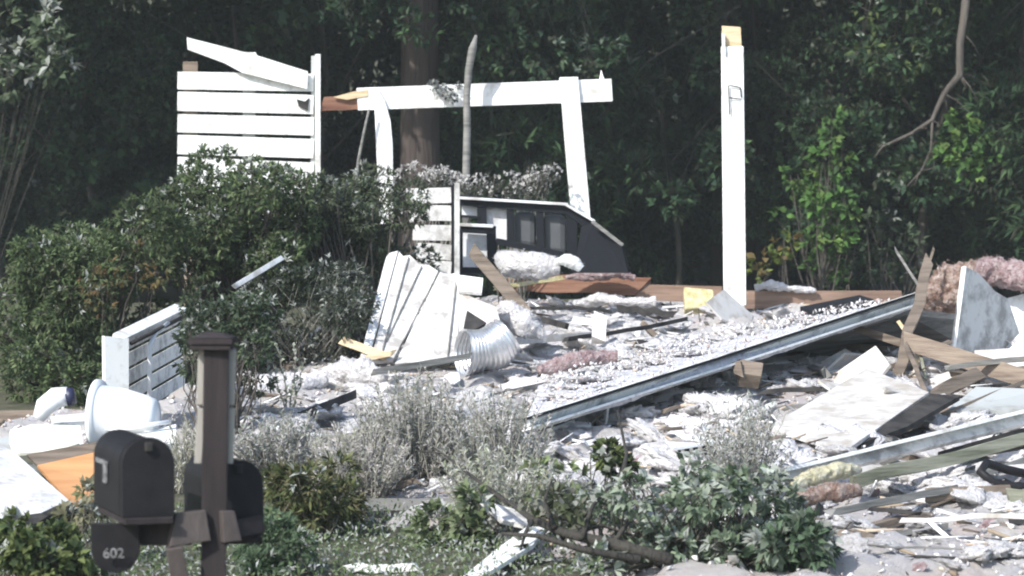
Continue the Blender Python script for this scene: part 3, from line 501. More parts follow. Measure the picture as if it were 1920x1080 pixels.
def mailbox(loc, label, door, yaw):
    t = empty('mailbox', loc, (0, 0, R(yaw)))
    def L2W(x, y, z): return Matrix.LocRotScale(t.location, t.rotation_euler, None) @ Vector((x, y, z))
    w2, hs, r, ln = .083, .165, .083, .46          # body: x across, y length away, z up
    prof = [(-w2, 0)] + [(-r * math.cos(a), hs + r * math.sin(a)) for a in np.linspace(0, math.pi, 19)] + [(w2, 0)]
    def arch(mb, y0, y1, k=1.0):
        v = [L2W(x * k, y0, z * k) for x, z in prof] + [L2W(x * k, y1, z * k) for x, z in prof]; n_ = len(prof)
        return mb.add(v, [tuple(range(n_))[::-1], tuple(range(n_, 2 * n_))] + [(i, (i + 1) % n_, (i + 1) % n_ + n_, i + n_) for i in range(n_)])
    body = arch(MB(), .006, ln).build('body', W['black'], t, bevel=.003)
    arch(MB(), -.004, .004, 1.03).build('end_cap', W['black'], t, bevel=.002)
    arch(MB(), .045, .051, 1.015).build('seam', W['black'], t)
    mb = MB(); mb.box(L2W(0, -.008, .225), L2W(.012, -.008, .225) - L2W(0, -.008, .225), L2W(0, .004, .225) - L2W(0, -.008, .225), (0, 0, .014)); mb.build('latch', W['charcoal'], t, bevel=.002)
    mb = MB(); mb.box(L2W(0, .2, -.012), L2W(.078, .2, -.012) - L2W(0, .2, -.012), L2W(0, .42, -.012) - L2W(0, .2, -.012), (0, 0, .011)); mb.build('base_board', W['postbrown'], t, bevel=.003)
    # flag on the left side
    mb = MB(); q = lambda x, y, z: L2W(x, y, z)
    ux = q(1, 0, 0) - q(0, 0, 0); uy = q(0, 1, 0) - q(0, 0, 0)
    if door:
        mb.box(q(-.089, .30, .155), ux * .003, uy * .085, (0, 0, .007)); mb.box(q(-.090, .24, .125), ux * .003, uy * .022, (0, 0, .034)); mb.build('flag', W['digit'], t)
        # number door hanging below, rounded at the bottom
        pr = [(-.078, 0), (.078, 0)] + [(.078 * math.cos(a), -.085 - .078 * math.sin(a)) for a in np.linspace(0, math.pi, 15)]
        c0 = P(217, 980, 8.93); vx = Vector((1, 0.05, 0)); pts = [c0 + vx * x + Vector((0, -.02 + z * -.10, z)) for x, z in pr]
        d = MB(); d.slab(pts, .012); dr = d.build('hanging_door', W['black'], t, bevel=.003)
        bpy.context.view_layer.update()
        tc = bpy.data.curves.new('digits', 'FONT'); tc.body = '602'; tc.size = .046; tc.extrude = .001; tc.align_x = 'CENTER'; tc.offset = .0003
        to = bpy.data.objects.new('digits', tc); COL.objects.link(to); bpy.context.view_layer.update()
        me = bpy.data.meshes.new_from_object(to.evaluated_get(bpy.context.evaluated_depsgraph_get())); bpy.data.objects.remove(to)
        me.materials.clear(); me.materials.append(W['digit']); o = bpy.data.objects.new('house_number', me); COL.objects.link(o)
        pc = P(213, 1046, 8.895); rot = Matrix.Rotation(R(90 + 5), 4, 'X'); mw = Matrix.Translation(pc) @ Matrix.Rotation(R(3), 4, 'Z') @ rot
        for v in me.vertices: v.co = (mw @ v.co)
        o.parent = dr; o.matrix_parent_inverse = (dr.matrix_world).inverted() if False else Matrix.Identity(4)
        o.matrix_parent_inverse = (Matrix.LocRotScale(t.location, t.rotation_euler, t.scale) @ Matrix.LocRotScale(t.location, t.rotation_euler, t.scale).inverted()).inverted()
    return tag(t, label, 'mailbox')
mailbox(P(278, 969, 8.85), 'black arched mailbox left of the post, numbered 602 on its hanging door', True, 20)
mailbox(P(447, 1006, 9.15), 'black arched mailbox half hidden behind the post, without a number', False, 19)
# ------------------------------------------------------------------ slatted fence panel on the rise
YF = 24.0; t = empty('fence_panel', G(466, YF))
for (yl, yr, h) in ((151, 155, 33), (190, 196, 36), (231, 237, 34), (271, 279, 36), (311, 322, 34), (350, 362, 34), (388, 400, 34)):
    mb = MB(); mb.beam(P(333, yl, YF), P(588, yr, YF), h * M_PX(YF), .025, seg=4); mb.build('slat', W['white'], t, bevel=.003)
mb = MB(); mb.slab(path((350, 70, 23.93), (460, 98, 23.93), (479, 98, 23.93), (482, 104, 23.93), (577, 134, 23.93), (576, 167, 23.93), (455, 137, 23.93), (420, 118, 23.93), (352, 93, 23.93)), .022)
tag(mb.build('slat', W['white'], t, bevel=.002), 'loose slat knocked up at a slant')
for (x, yt, wpx, nm) in ((357, 116, 28, 'post'), (467, 128, 24, 'post')):
    mb = MB(); mb.beam(G(x, YF + .08) - Vector((0, 0, .1)), P(x, yt, YF + .08), wpx * M_PX(YF), .09, seg=2); mb.build(nm, W['tan'] if x < 400 else W['grey'], t, bevel=.003)
mb = MB(); mb.beam(P(586, 460, YF + .06), P(588, 105, YF + .06), 9 * M_PX(YF), .09, seg=1); mb.build('post', W['grey'], t)
mb = MB(); mb.beam(P(596, 460, YF), P(596, 102, YF), 10 * M_PX(YF), .10, seg=1); mb.build('end_post', W['white'], t, bevel=.003)
mb = MB(); mb.slab(path((556, 186, 23.97), (572, 190, 23.97), (580, 183, 23.97), (577, 208, 23.97), (568, 204, 23.97), (560, 200, 23.97)), .01); mb.build('ivy_scrap', W['charcoal'], t)
tag(t, 'upright white slatted fence panel with one slat knocked loose, at upper left', 'fence panel')
# crossbeam frame
t = empty('pergola_beam', P(900, 180, YF)); mb = MB(); mb.beam(P(672, 186, YF), P(1146, 169, YF), 42 * M_PX(YF), .12, seg=10, rag=.01); mb.build('beam', W['white'], t, bevel=.004)
mb = MB(); mb.beam(P(602, 195, YF + .02), P(690, 191, YF + .02), 26 * M_PX(YF), .10, seg=4, rag=.06); o = mb.build('broken_end', W['red'], t); tag(o, 'split reddish bare wood end')
mb = MB(); mb.slab(path((625, 182, 23.93), (660, 172, 23.93), (690, 168, 23.93), (690, 180, 23.93), (650, 187, 23.93)), .02); mb.build('splinter', W['pale'], t)
mb = MB(); mb.tube(path((1128, 150, 24), (1127, 133, 24), (1130, 150, 24.01)), [.02, .006, .02], 5); mb.build('splinter', W['white'], t)
tag(t, 'white horizontal crossbeam snapped to bare red wood at its left end', 'beam')
mb = MB(); mb.slab(path((1049, 145, 23.9), (1084, 144, 23.9), (1108, 415, 23.9), (1071, 405, 23.9)), .17); tag(mb.build('leaning_column', W['white'], None, bevel=.005), 'white leaning column under the right end of the crossbeam', 'column')
mb = MB(); mb.slab(path((699, 165, 23.9), (706, 163, 23.9), (722, 190, 23.9), (732, 225, 23.9), (736, 270, 23.9), (738, 420, 23.9), (712, 420, 23.9), (706, 290, 23.9), (703, 220, 23.9)), .05); tag(mb.build('bent_board', W['white'], None, bevel=.003), 'short white bent board curving down from the left part of the crossbeam', 'board')
mb = MB(); mb.tube(path((893, 66, 23.7), (886, 92, 23.7), (879, 130, 23.75), (875, 180, 23.75), (876, 240, 23.7), (874, 330, 23.7), (874, 480, 23.7)), [.012, .036, .032, .03, .033, .034, .036], 7); tag(mb.build('broken_snag', W['greywood'], None, True), 'thin broken grey tree stem standing in front of the crossbeam', 'stem')
mb = MB(); mb.tube(path((692, 205, 23.8), (683, 245, 23.8), (672, 300, 23.8), (660, 420, 23.8)), [.01, .012, .014, .014], 6); tag(mb.build('thin_stick', W['greywood'], None, True), 'thin leaning stick between the fence panel and the bent white board', 'stick')
shrub('leaf_bundle', [(812, 160, 23.88, 9), (826, 168, 23.88, 10), (840, 175, 23.88, 10), (850, 185, 23.88, 8), (856, 163, 23.88, 7)], P(835, 170, 23.9), 'small grey bundle of leaves caught on the white crossbeam', 'leaves', 900, .04, .018, 3, dust=.3, pal=[(.2, .22, .22), (.12, .13, .13)], n=1, r0=.004, stem='twig', mat='dryleaf')
# tall column
t = empty('porch_column', P(1376, 572, 23.2)); mb = MB(); mb.beam(P(1378, 572, 23.2), P(1373, 88, 23.2), 42 * M_PX(23.2), .18, seg=3); mb.build('shaft', W['white'], t, bevel=.006)
mb = MB(); mb.beam(P(1373, 92, 23.2), P(1371, 51, 23.2), 35 * M_PX(23.2), .13, seg=2, rag=.02); mb.build('bare_core', W['pale'], t)
mb = MB(); mb.beam(P(1357, 100, 23.16), P(1356, 62, 23.16), 6 * M_PX(23.2), .15, seg=1, rag=.03); mb.build('splinter', W['white'], t)
mb = MB()
for a in ((1366, 160, 1368, 215), (1368, 160, 1388, 164), (1388, 164, 1390, 183), (1366, 183, 1390, 186)): mb.beam(P(a[0], a[1], 23.09), P(a[2], a[3], 23.09), .01, .004, seg=1)
mb.build('dark_scuff', W['darkgrey'], t)
tag(t, 'tall white porch column standing alone with bare wood showing at its top', 'column')
# ------------------------------------------------------------------ second slatted panel and dark window frame
t = empty('fence_panel', G(820, 22)); YL = 21.9
for i, (yl, yr) in enumerate(((368, 366), (402, 400), (436, 437), (470, 474), (500, 505))):
    mb = MB(); mb.beam(P(762 + i * 6, yl, YL), P(846, yr, YL), 29 * M_PX(YL), .02, seg=5, sag=-.006 * (i % 2)); mb.build('slat', W['panelwhite'], t, bevel=.002)
mb = MB(); mb.beam(P(849, 520, YL + .02), P(849, 347, YL + .02), 5 * M_PX(YL), .05, seg=1); mb.build('post', W['darkgrey'], t)
mb = MB(); mb.beam(P(857, 525, YL - .02), P(857, 343, YL - .02), 10 * M_PX(YL), .06, seg=1); mb.build('post', W['panelwhite'], t, bevel=.002)
tag(t, 'short white slatted fence panel behind the siding, left of the dark window frame', 'fence panel')
t = empty('window_frame', P(1000, 500, 23.2)); D1 = 22.9
def fr(a, b, w_, mat='darkgrey', nm='frame_bar', t_=.06, Y=D1, par=None): 
    m_ = MB(); m_.beam(P(a[0], a[1], a[2] if len(a) > 2 else Y), P(b[0], b[1], b[2] if len(b) > 2 else Y), w_ * M_PX(Y), t_, seg=2); return m_.build(nm, W[mat], par or t, bevel=.003)
fr((862, 375), (1065, 392), 20, nm='top_rail'); fr((1060, 390), (1112, 425), 20, nm='top_rail'); fr((862, 371), (1065, 383), 5, 'white2', 'dust_ledge', .09, D1 - .03)
fr((1060, 383, D1 - .03), (1115, 415, D1 - .03), 5, 'white2', 'dust_ledge', .09, D1 - .03)
for x, y0, y1, w_ in ((903, 380, 425, 18), (957, 382, 460, 14), (1012, 388, 470, 14), (1072, 398, 480, 20)): fr((x, y0), (x + 1, y1), w_, nm='mullion', Y=D1 + .01)
fr((930, 452), (1085, 484), 12, nm='bottom_rail', Y=D1 - .01); fr((865, 405), (900, 408), 5, nm='glazing_bar')
mb = MB(); mb.slab(path((1090, 425, 22.85), (1112, 418, 22.8), (1165, 462, 22.7), (1178, 512, 22.7), (1075, 512, 22.85)), .05); mb.build('side_panel', W['darkgrey'], t)
for (x0, x1, y0, y1, mt) in ((866, 895, 385, 403, 'white2'), (912, 950, 388, 450, 'white2'), (964, 1005, 395, 462, 'glass'), (1019, 1062, 400, 475, 'glass')):
    mb = MB(); mb.slab(path((x0, y0, D1 + .05), (x1, y0 + 3, D1 + .05), (x1, y1 + 3, D1 + .05), (x0, y1, D1 + .05)), .01 if mt != 'glass' else .12); mb.build('pane' if mt != 'glass' else 'rounded_back', W[mt] if mt != 'glass' else W['seat'], t, bevel=0 if mt != 'glass' else .05)
fr((1110, 415, 22.7), (1168, 460, 22.7), 7, 'greywood', 'broken_edge', .03, 22.7)
tag(t, 'dark grey window frame with dusty panes lying behind the rubble', 'window frame')
t = empty('square_frame', P(890, 505, 22.4))
for a in (((862, 428), (930, 432), 16), ((921, 430), (923, 508), 18), ((862, 508), (930, 508), 14), ((864, 430), (864, 508), 8)): fr(a[0], a[1], a[2], nm='frame_side', Y=22.3, par=t)
mb = MB(); mb.slab(path((868, 436, 22.4), (914, 438, 22.4), (914, 502, 22.4), (868, 502, 22.4)), .01); mb.build('pane', W['white2'], t)
tag(t, 'small square black frame with a white pane beside the brown broken plank', 'frame')
fr((862, 421, 22.28), (925, 424, 22.28), 6, 'white2', 'dust_ledge', .07, 22.28, t)
# ------------------------------------------------------------------ leaning siding panel
t = empty('siding_panel', G(760, 19.8)); m = W['panelwhite']
sy = lambda py: 18.85 + (684 - py) / 210 * 1.0          # the panel leans back
def sp_(*pts, off=0): return [P(a_, b_, sy(b_) - off) for a_, b_ in pts]
mb = MB(); mb.slab(sp_((724, 482), (730, 474), (746, 470), (690, 676), (672, 682)), .03); mb.build('corner_board', W['white2'], t, bevel=.002)
mb = MB(); mb.slab(sp_((748, 471), (756, 480), (768, 478), (786, 494), (804, 497), (822, 508), (737, 674), (694, 678)), .03); mb.build('board', m, t, bevel=.002)
mb = MB(); mb.slab(sp_((825, 509), (840, 514), (852, 512), (872, 519), (868, 560), (860, 610), (856, 672), (740, 682)), .03); mb.build('board', m, t, bevel=.002)
mb = MB(); mb.slab(sp_((852, 514), (906, 521), (903, 548), (860, 545), off=.06), .03); mb.build('board', W['white'], t, bevel=.002)
for (a, b) in (((766, 482), (712, 674)), ((856, 520), (838, 676)), ((790, 500), (724, 640))):
    mb = MB(); mb.beam(*sp_(a, b, off=.015), .008, .012, seg=3); mb.build('joint_strip', W['greywood'], t)
tag(t, 'large leaning white siding panel with diagonal joints at picture centre', 'siding panel')
mb = MB(); mb.slab(path((862, 548, 19.5), (930, 575, 19.4), (950, 640, 19.0), (860, 660, 18.95)), .05); tag(mb.build('gable_piece', W['sheet'], None, bevel=.003), 'tilted pale board behind the silver duct', 'board')
mb = MB(); mb.slab(path((876, 582, 19.05), (912, 605, 19.0), (866, 632, 18.85)), .04); tag(mb.build('dark_opening_piece', W['charcoal'], None), 'black triangle standing in for a shaded opening above the silver duct', 'scrap')  # black piece painted as the shade inside an opening
mb = MB(); mb.beam(P(640, 638, 19.0), P(722, 668, 18.9), 16 * M_PX(19), .05, seg=4, rag=.05); tag(mb.build('broken_stud', W['pale'], None, bevel=.002), 'short fresh pale wood stub sticking out left of the siding panel', 'stud')
mb = MB(); mb.beam(P(683, 672, 18.85), P(745, 660, 18.85), 10 * M_PX(19), .03, seg=4, rag=.05); tag(mb.build('broken_stud', W['pale'], None), 'small pale splinter across the foot of the siding panel', 'stud')
# silver duct: ribbed tube
mb = MB(); pts = []; rad = []
for i in range(61):
    s_ = i / 60; pts.append(P(868 + 84 * s_, 662 - 30 * s_ + 10 * math.sin(s_ * 3.1), 18.6 + .12 * s_)); rad.append((.145 + .010 * math.cos(i / 60 * 2 * math.pi * 12)) * (1 - .1 * (s_ > .9)))
mb.tube(pts, rad, 28, False)
for i_, v_3 in enumerate(mb.v): c_ = pts[min(i_ // 28, 60)]; mb.v[i_] = c_ + (v_3 - c_) * (1 + .22 * noise.noise(v_3 * 5))
tag(mb.build('flexible_duct', W['silver'], None, True), 'ribbed silver flexible duct lying at the foot of the siding panel', 'duct')
# brown broken plank and companions
def board(name, a, b, w_, t_, mat, label, cat, rag=.05, seg=6, **kw):
    mb = MB(); Y = (a[2] + b[2]) / 2; mb.beam(P(*a), P(*b), w_ * M_PX(Y), t_, seg=seg, rag=rag, **kw); return tag(mb.build(name, W[mat], None, bevel=.0025), label, cat)
board('broken_plank', (884, 468, 21.2), (985, 585, 20.8), 24, .05, 'wood', 'brown broken plank leaning down across the square black frame', 'plank')
board('broken_plank', (930, 540, 22.6), (1060, 520, 22.8), 8, .04, 'yellow', 'thin yellowish lath at the left end of the reddish timber', 'lath')
# long back timber
board('rim_timber', (938, 528, 23.9), (1205, 537, 23.7), 34, .10, 'red', 'long reddish-brown timber behind the rubble, left of the yellow foam', 'timber', .08, 10, wob=.02)
board('rim_timber', (1195, 548, 23.72), (1352, 552, 23.7), 30, .10, 'warm', 'brown timber length between the reddish timber and the white column', 'timber', .02, 8)
board('rim_timber', (1400, 562, 23.7), (1690, 562, 23.7), 34, .10, 'warm', 'long dull brown timber right of the tall white column', 'timber', .03, 10)
board('rim_timber', (-40, 782, 17.6), (170, 778, 17.8), 22, .10, 'tan', 'brown timber edge behind the white toilet at far left', 'timber', .02)
board('rim_timber', (432, 772, 17.0), (610, 770, 17.1), 14, .10, 'greywood', 'grey timber edge right of the mailbox post', 'timber', .02)
mb = MB(); mb.slab(path((1282, 537, 23.3), (1338, 542, 23.3), (1340, 574, 23.2), (1284, 580, 23.2)), .12); o = mb.build('yellow_foam', W['yellow'], None, bevel=.015); tag(o, 'bright yellow foam block left of the tall white column', 'foam')
# ------------------------------------------------------------------ collapsed roof slab with its gutter edge
t = empty('roof_section', G(1350, 19)); gx = [(985, 792, 15.9), (1350, 678, 18.0), (1716, 560, 19.6)]
top = [(1500, 570, 22.6), (1290, 590, 22.6), (1150, 640, 20.6), (1020, 700, 18.9)]
n1, n2 = 60, 26; V = []; 
for j in range(n2 + 1):
    for i in range(n1 + 1):
        a = i / n1; f0 = P(*gx[0]).lerp(P(*gx[2]), a); b0 = P(1010, 722, 18.1).lerp(P(1560, 590, 22.4), a); p = f0.lerp(b0, j / n2)
        p.z += .02 * noise.noise(p * 2) + .012 * noise.noise(p * 9) + .006 * (j % 3 == 0); V.append(p)
Fc = [(j * (n1 + 1) + i, j * (n1 + 1) + i + 1, (j + 1) * (n1 + 1) + i + 1, (j + 1) * (n1 + 1) + i) for j in range(n2) for i in range(n1)]
o = mesh('shingles', V, Fc, W['shingle'], t, True); so_ = o.modifiers.new('thick', 'SOLIDIFY'); so_.thickness = .07; so_.offset = -1
mb = MB(); mb.beam(P(985, 797, 15.85), P(1350, 682, 17.65), 14 * M_PX(17), .10, seg=6, roll=R(-42)); mb.beam(P(1350, 682, 17.65), P(1718, 562, 19.55), 15 * M_PX(18.5), .10, seg=6, roll=R(-42)); mb.build('gutter', W['lightgrey'], t, bevel=.004)
mb = MB(); mb.beam(P(985, 786, 15.82), P(1350, 671, 17.62), 5 * M_PX(17), .13, seg=6); mb.beam(P(1350, 671, 17.62), P(1718, 551, 19.52), 5 * M_PX(18.5), .13, seg=6); mb.build('gutter_lip', W['darkgrey'], t)
mb = MB(); mb.beam(P(985, 806, 15.80), P(1350, 691, 17.60), 4 * M_PX(17), .12, seg=6); mb.beam(P(1350, 691, 17.60), P(1718, 571, 19.50), 4 * M_PX(18.5), .12, seg=6); mb.build('drip_edge', W['white'], t)
uu, vv = rng.random(2400), rng.random(2400); g0, g1, b0, b1 = [np.array(P(*q)[:]) for q in (gx[0], gx[2], (1010, 705, 18.1), (1560, 572, 22.8))]
pp = (g0 + (g1 - g0) * uu[:, None]) * (1 - vv[:, None]) + (b0 + (b1 - b0) * uu[:, None]) * vv[:, None]
tag(crumbs('roof_crumbs', 0, .003, .022, .25, wp, W['scrap'], (pp[:, 0], pp[:, 1], pp[:, 2] + .01)), 'countless white crumbs lying on the fallen roof section', 'debris', None, 'stuff')
for q_ in range(34):
    u_, v_2 = random.random(), random.random() ** .5
    p_ = P(*gx[0]).lerp(P(*gx[2]), u_).lerp(P(1010, 722, 18.1).lerp(P(1560, 590, 22.4), u_), v_2 * 1.05); roof_spots = globals().setdefault('roof_spots', []); roof_spots.append(p_)
tag(t, 'fallen roof section edged by a long straight grey gutter running up to the right', 'roof section')
board('trim_strip', (1112, 764, 16.6), (1305, 700, 17.4), 9, .05, 'darkgrey', 'short dark trim strip just under the long gutter', 'trim', .01)
board('trim_strip', (1008, 808, 16.2), (1055, 790, 16.3), 7, .04, 'darkgrey', 'dark stub below the lower end of the long gutter', 'trim', .02)
board('trim_strip', (1060, 642, 20.3), (1285, 600, 21.6), 8, .04, 'charcoal', 'thin black strip lying across the pale roof above the pink insulation', 'trim', .03, wob=.03)
board('trim_strip', (700, 698, 18.0), (880, 668, 18.4), 12, .05, 'greywood', 'grey wooden strip under the siding panel and duct', 'trim', .02)
board('trim_strip', (1160, 578, 22.4), (1260, 584, 22.3), 13, .05, 'charcoal', 'black curled strip before the brown timber', 'trim', .06, wob=.06)
board('trim_strip', (1000, 575, 22.0), (1150, 580, 22.2), 6, .04, 'charcoal', 'thin dark lath before the reddish timber', 'trim', .05, wob=.04)
board('trim_strip', (1020, 600, 21.4), (1065, 612, 21.0), 12, .05, 'charcoal', 'short dark chunk at the foot of the brown broken plank', 'trim', .05)
board('trim_strip', (1070, 600, 21.0), (1130, 606, 21.0), 14, .06, 'white', 'short white block above the thin black strip', 'block', .02)
board('post_stub', (1122, 640, 20.2), (1126, 592, 20.3), 26, .09, 'sheet', 'small upright white stub standing in the rubble at centre', 'stub', .03)
board('plaster_sheet', (960, 640, 20.0), (1110, 628, 20.6), 14, .04, 'sheet', 'flat pale strip of plaster left of the upright white stub', 'plaster', .03)
board('charred_beam', (568, 778, 16.6), (652, 745, 16.9), 16, .07, 'charcoal', 'short charred black beam on white rubble, left of centre', 'beam', .06)
board('charred_beam', (655, 822, 15.6), (712, 815, 15.6), 12, .06, 'charcoal', 'small charred chunk below the short black beam', 'beam', .05)
# ------------------------------------------------------------------ right side wreckage
def fluffy(name, lst, mat, label, cat, kind=None, amp=.35):
    """one continuous lump swept along a path of (px,py,Y,rpx)"""
    mb = MB(); pts = []; rad = []
    for i in range(len(lst) - 1):
        a, b = lst[i], lst[i + 1]; n_ = 18
        for k in range(n_ + (i == len(lst) - 2)):
            s_ = k / n_; q_ = [a[j] + (b[j] - a[j]) * s_ for j in range(4)]; pts.append(P(*q_[:3])); rad.append(q_[3] * M_PX(q_[2]))
    mb.tube(pts, rad, 40); sd = random.random() * 30
    for i, v in enumerate(mb.v):
        c = pts[min(i // 40, len(pts) - 1)]; d_ = (v - c); nz = 1.1 * noise.noise(v * 6 + Vector((sd, 0, 0))) + .8 * noise.noise(v * 16) + .6 * noise.noise(v * 38) + .4 * noise.noise(v * 80)
        mb.v[i] = c + d_ * (1 + amp * .8 * nz)
    mb.fuzz(2600, max(rad) * .18)
    return tag(mb.build(name, W[mat], None, True), label, cat, None, kind)
fluffy('insulation_roll', [(1720, 585, 21.2, 12), (1740, 565, 21.2, 32), (1785, 552, 21.1, 44), (1830, 522, 21, 32), (1870, 505, 20.9, 22)], 'coppery', 'coppery pink insulation batt behind the grey door panel', 'insulation', amp=.45)
fluffy('insulation_roll', [(1830, 505, 20.5, 18), (1870, 510, 20.5, 26), (1925, 520, 20.4, 30), (1990, 515, 20.3, 30)], 'pink', 'mauve-pink insulation batt draped at the right edge above the grey door panel', 'insulation')
fluffy('insulation_roll', [(1010, 694, 18.6, 8), (1040, 688, 18.65, 15), (1085, 676, 18.7, 15), (1130, 668, 18.8, 14), (1158, 668, 18.8, 9)], 'pink', 'pink insulation roll lying on pale rubble above the long gutter', 'insulation')
fluffy('fluff_heap', [(935, 480, 22.2, 10), (960, 495, 22.1, 24), (1010, 498, 22.0, 24), (1050, 500, 22, 16)], 'fluff', 'lavender-white insulation heap inside the dark window frame', 'insulation', amp=.3)
fluffy('fluff_heap', [(1045, 490, 21.9, 5), (1062, 488, 21.9, 12), (1078, 494, 21.9, 12), (1090, 504, 21.9, 7)], 'white', 'small bright white bag beside the dark window frame side', 'bag', amp=.15)
fluffy('fluff_heap', [(905, 600, 20.0, 8), (950, 590, 19.9, 26), (985, 610, 19.8, 24), (1020, 630, 19.8, 8)], 'fluff', 'pale insulation heap right of the silver duct at the plank foot', 'insulation', amp=.3)
fluffy('fluff_heap', [(1060, 520, 23.6, 5), (1110, 516, 23.6, 9), (1160, 512, 23.5, 9), (1190, 522, 23.5, 5)], 'pink', 'pinkish fluff lying on top of the reddish timber', 'insulation', amp=.6)
fluffy('fluff_heap', [(1415, 540, 23.6, 5), (1440, 535, 23.6, 9), (1480, 541, 23.6, 7), (1530, 545, 23.6, 4)], 'fluff', 'white fluff lying on the brown timber right of the white column', 'insulation', amp=.8)
fluffy('fluff_heap', [(600, 700, 18.6, 8), (640, 700, 18.5, 20), (680, 700, 18.3, 26), (720, 710, 18.2, 12)], 'fluff', 'bluish-white fluff heap at the left foot of the siding panel', 'insulation', amp=.4)
fluffy('fluff_heap', [(432, 742, 18.0, 16), (480, 738, 18.0, 18), (550, 730, 18.1, 17), (610, 715, 18.3, 10)], 'fluff', 'long low white fluff bank right of the mailbox post', 'insulation', amp=.4)
fluffy('fluff_heap', [(1075, 570, 22.9, 5), (1120, 562, 22.9, 13), (1170, 566, 22.8, 8), (1230, 566, 22.8, 9)], 'fluff', 'cream-white fluff before the reddish timber', 'insulation', amp=.5)
mb = MB(); mb.slab([P(a_, b_, 19.5 + (a_ - 1790) / 120 * .75) for a_, b_ in ((1812, 500), (1835, 512), (1866, 546), (1890, 560), (1912, 625), (1880, 658), (1790, 662))], .04)
tag(mb.build('door_panel', W['panelwhite'], None, bevel=.003), 'grey door panel standing tilted with a bright left edge at right', 'door')
board('door_edge', (1788, 662, 19.47), (1809, 500, 19.58), 6, .05, 'white', 'thin white strip standing in for the sunlit left edge of the grey door panel', 'strip', 0)  # white strip paints the sun catching the door's left side
mb = MB(); mb.slab(path((1885, 560, 20.6), (1960, 540, 20.6), (1990, 660, 20.4), (1905, 640, 20.4)), .03); tag(mb.build('white_board', W['white'], None), 'white board at the right edge behind the grey door panel', 'board')
mb = MB(); mb.slab(path((1885, 660, 19.3), (1950, 600, 19.5), (1990, 690, 19.1)), .03); tag(mb.build('white_board', W['sheet'], None), 'cream triangular board at the right edge above the long brown plank', 'board')
board('splintered_timber', (1682, 708, 18.6), (1742, 492, 19.4), 20, .06, 'wood', 'reddish splintered timber standing nearly upright at right', 'timber', .08, 8, wob=.05)
board('splintered_timber', (1606, 616, 19.2), (1710, 650, 18.9), 15, .05, 'wood', 'short brown plank left of the upright splintered timber', 'plank', .06)
board('splintered_timber', (1700, 640, 18.7), (1960, 722, 17.9), 34, .06, 'tan', 'long brown plank sloping down to the right edge', 'plank', .03)
board('splintered_timber', (1684, 602, 19.1), (1705, 632, 18.9), 7, .02, 'pale', 'pale splinter beside the upright timber', 'splinter', .04)
board('splintered_timber', (1715, 715, 18.5), (1722, 650, 18.8), 10, .03, 'pale', 'short pale upright lath under the long brown plank', 'lath', .03)
board('splintered_timber', (1735, 710, 18.4), (1724, 652, 18.7), 6, .02, 'mossy', 'thin mossy lath leaning under the long brown plank', 'lath', .03)
board('splintered_timber', (1680, 470, 20.9), (1735, 555, 20.8), 5, .02, 'greywood', 'thin grey splinter left of the coppery insulation', 'splinter', .05)
board('splintered_timber', (1722, 560, 20.7), (1752, 462, 20.9), 5, .02, 'wood', 'thin brown spike rising above the coppery insulation', 'splinter', .05)
board('twisted_log', (1700, 770, 17.4), (1830, 700, 17.9), 26, .10, 'wood', 'rough broken log above the white plywood sheet edge', 'log', .07, 8, wob=.03)
board('twisted_log', (1745, 790, 17.0), (1850, 735, 17.3), 9, .04, 'wood', 'thin brown stick under the rough broken log', 'stick', .05, wob=.03)
mb = MB(); mb.slab(path((1500, 575, 21.8), (1612, 553, 21.9), (1640, 562, 21.8), (1540, 592, 21.3)), .04); tag(mb.build('shingle_piece', W['darkgrey'], None), 'dark shingle piece lying behind the top of the long gutter', 'shingle')
# dark hollow under the gutter: underside boards
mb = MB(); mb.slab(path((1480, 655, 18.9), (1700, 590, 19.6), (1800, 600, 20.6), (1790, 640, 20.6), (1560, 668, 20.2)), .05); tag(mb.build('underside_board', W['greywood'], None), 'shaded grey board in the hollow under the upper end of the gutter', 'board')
mb = MB(); mb.slab(path((1440, 800, 16.1), (1625, 690, 17.8), (1742, 735, 17.0), (1585, 845, 15.3)), .025); tag(mb.build('plywood_sheet', W['sheet'], None, bevel=.003), 'large dusty white plywood sheet lying on the rubble at right', 'sheet')
mb = MB(); mb.slab(path((1590, 840, 15.5), (1745, 738, 16.8), (1800, 742, 16.8), (1700, 800, 16.0)), .03); tag(mb.build('shade_sheet', W['charcoal'], None), 'dark sheet standing in for the shade beneath the white plywood sheet', 'sheet')  # black slab shaped as the deep shadow under the plywood
mb = MB(); mb.slab(path((1775, 770, 16.8), (1830, 725, 17.2), (1960, 730, 17.2), (1960, 765, 16.7)), .04); tag(mb.build('grey_panel', W['grey'], None), 'grey panel at the right edge under the long brown plank', 'panel')
t = empty('fascia_board', G(1700, 15.2)); mb = MB(); mb.beam(P(1466, 896, 14.4), P(1975, 772, 15.4), 27 * M_PX(15), .04, seg=6, roll=R(-28)); mb.build('board', W['lightgrey'], t, bevel=.003)
mb = MB(); mb.beam(P(1466, 883, 14.36), P(1975, 758, 15.36), 7 * M_PX(15), .09, seg=6); mb.build('lip', W['white'], t, bevel=.002)
tag(t, 'long pale fascia board with a white lip running to the right edge', 'fascia')
board('mossy_beam', (1600, 905, 14.0), (1970, 815, 14.9), 24, .08, 'mossy', 'mossy grey timber parallel below the long pale fascia board', 'timber', .03, wob=.03)
board('mossy_beam', (1650, 885, 14.4), (1960, 830, 15.0), 10, .06, 'charcoal', 'black lath standing in for the shade between fascia and mossy timber', 'lath', .02)  # black lath paints the dark void under the fascia
board('mossy_beam', (1735, 928, 13.9), (1890, 922, 14.1), 26, .08, 'tan', 'short brown block of timber at lower right', 'timber', .03)
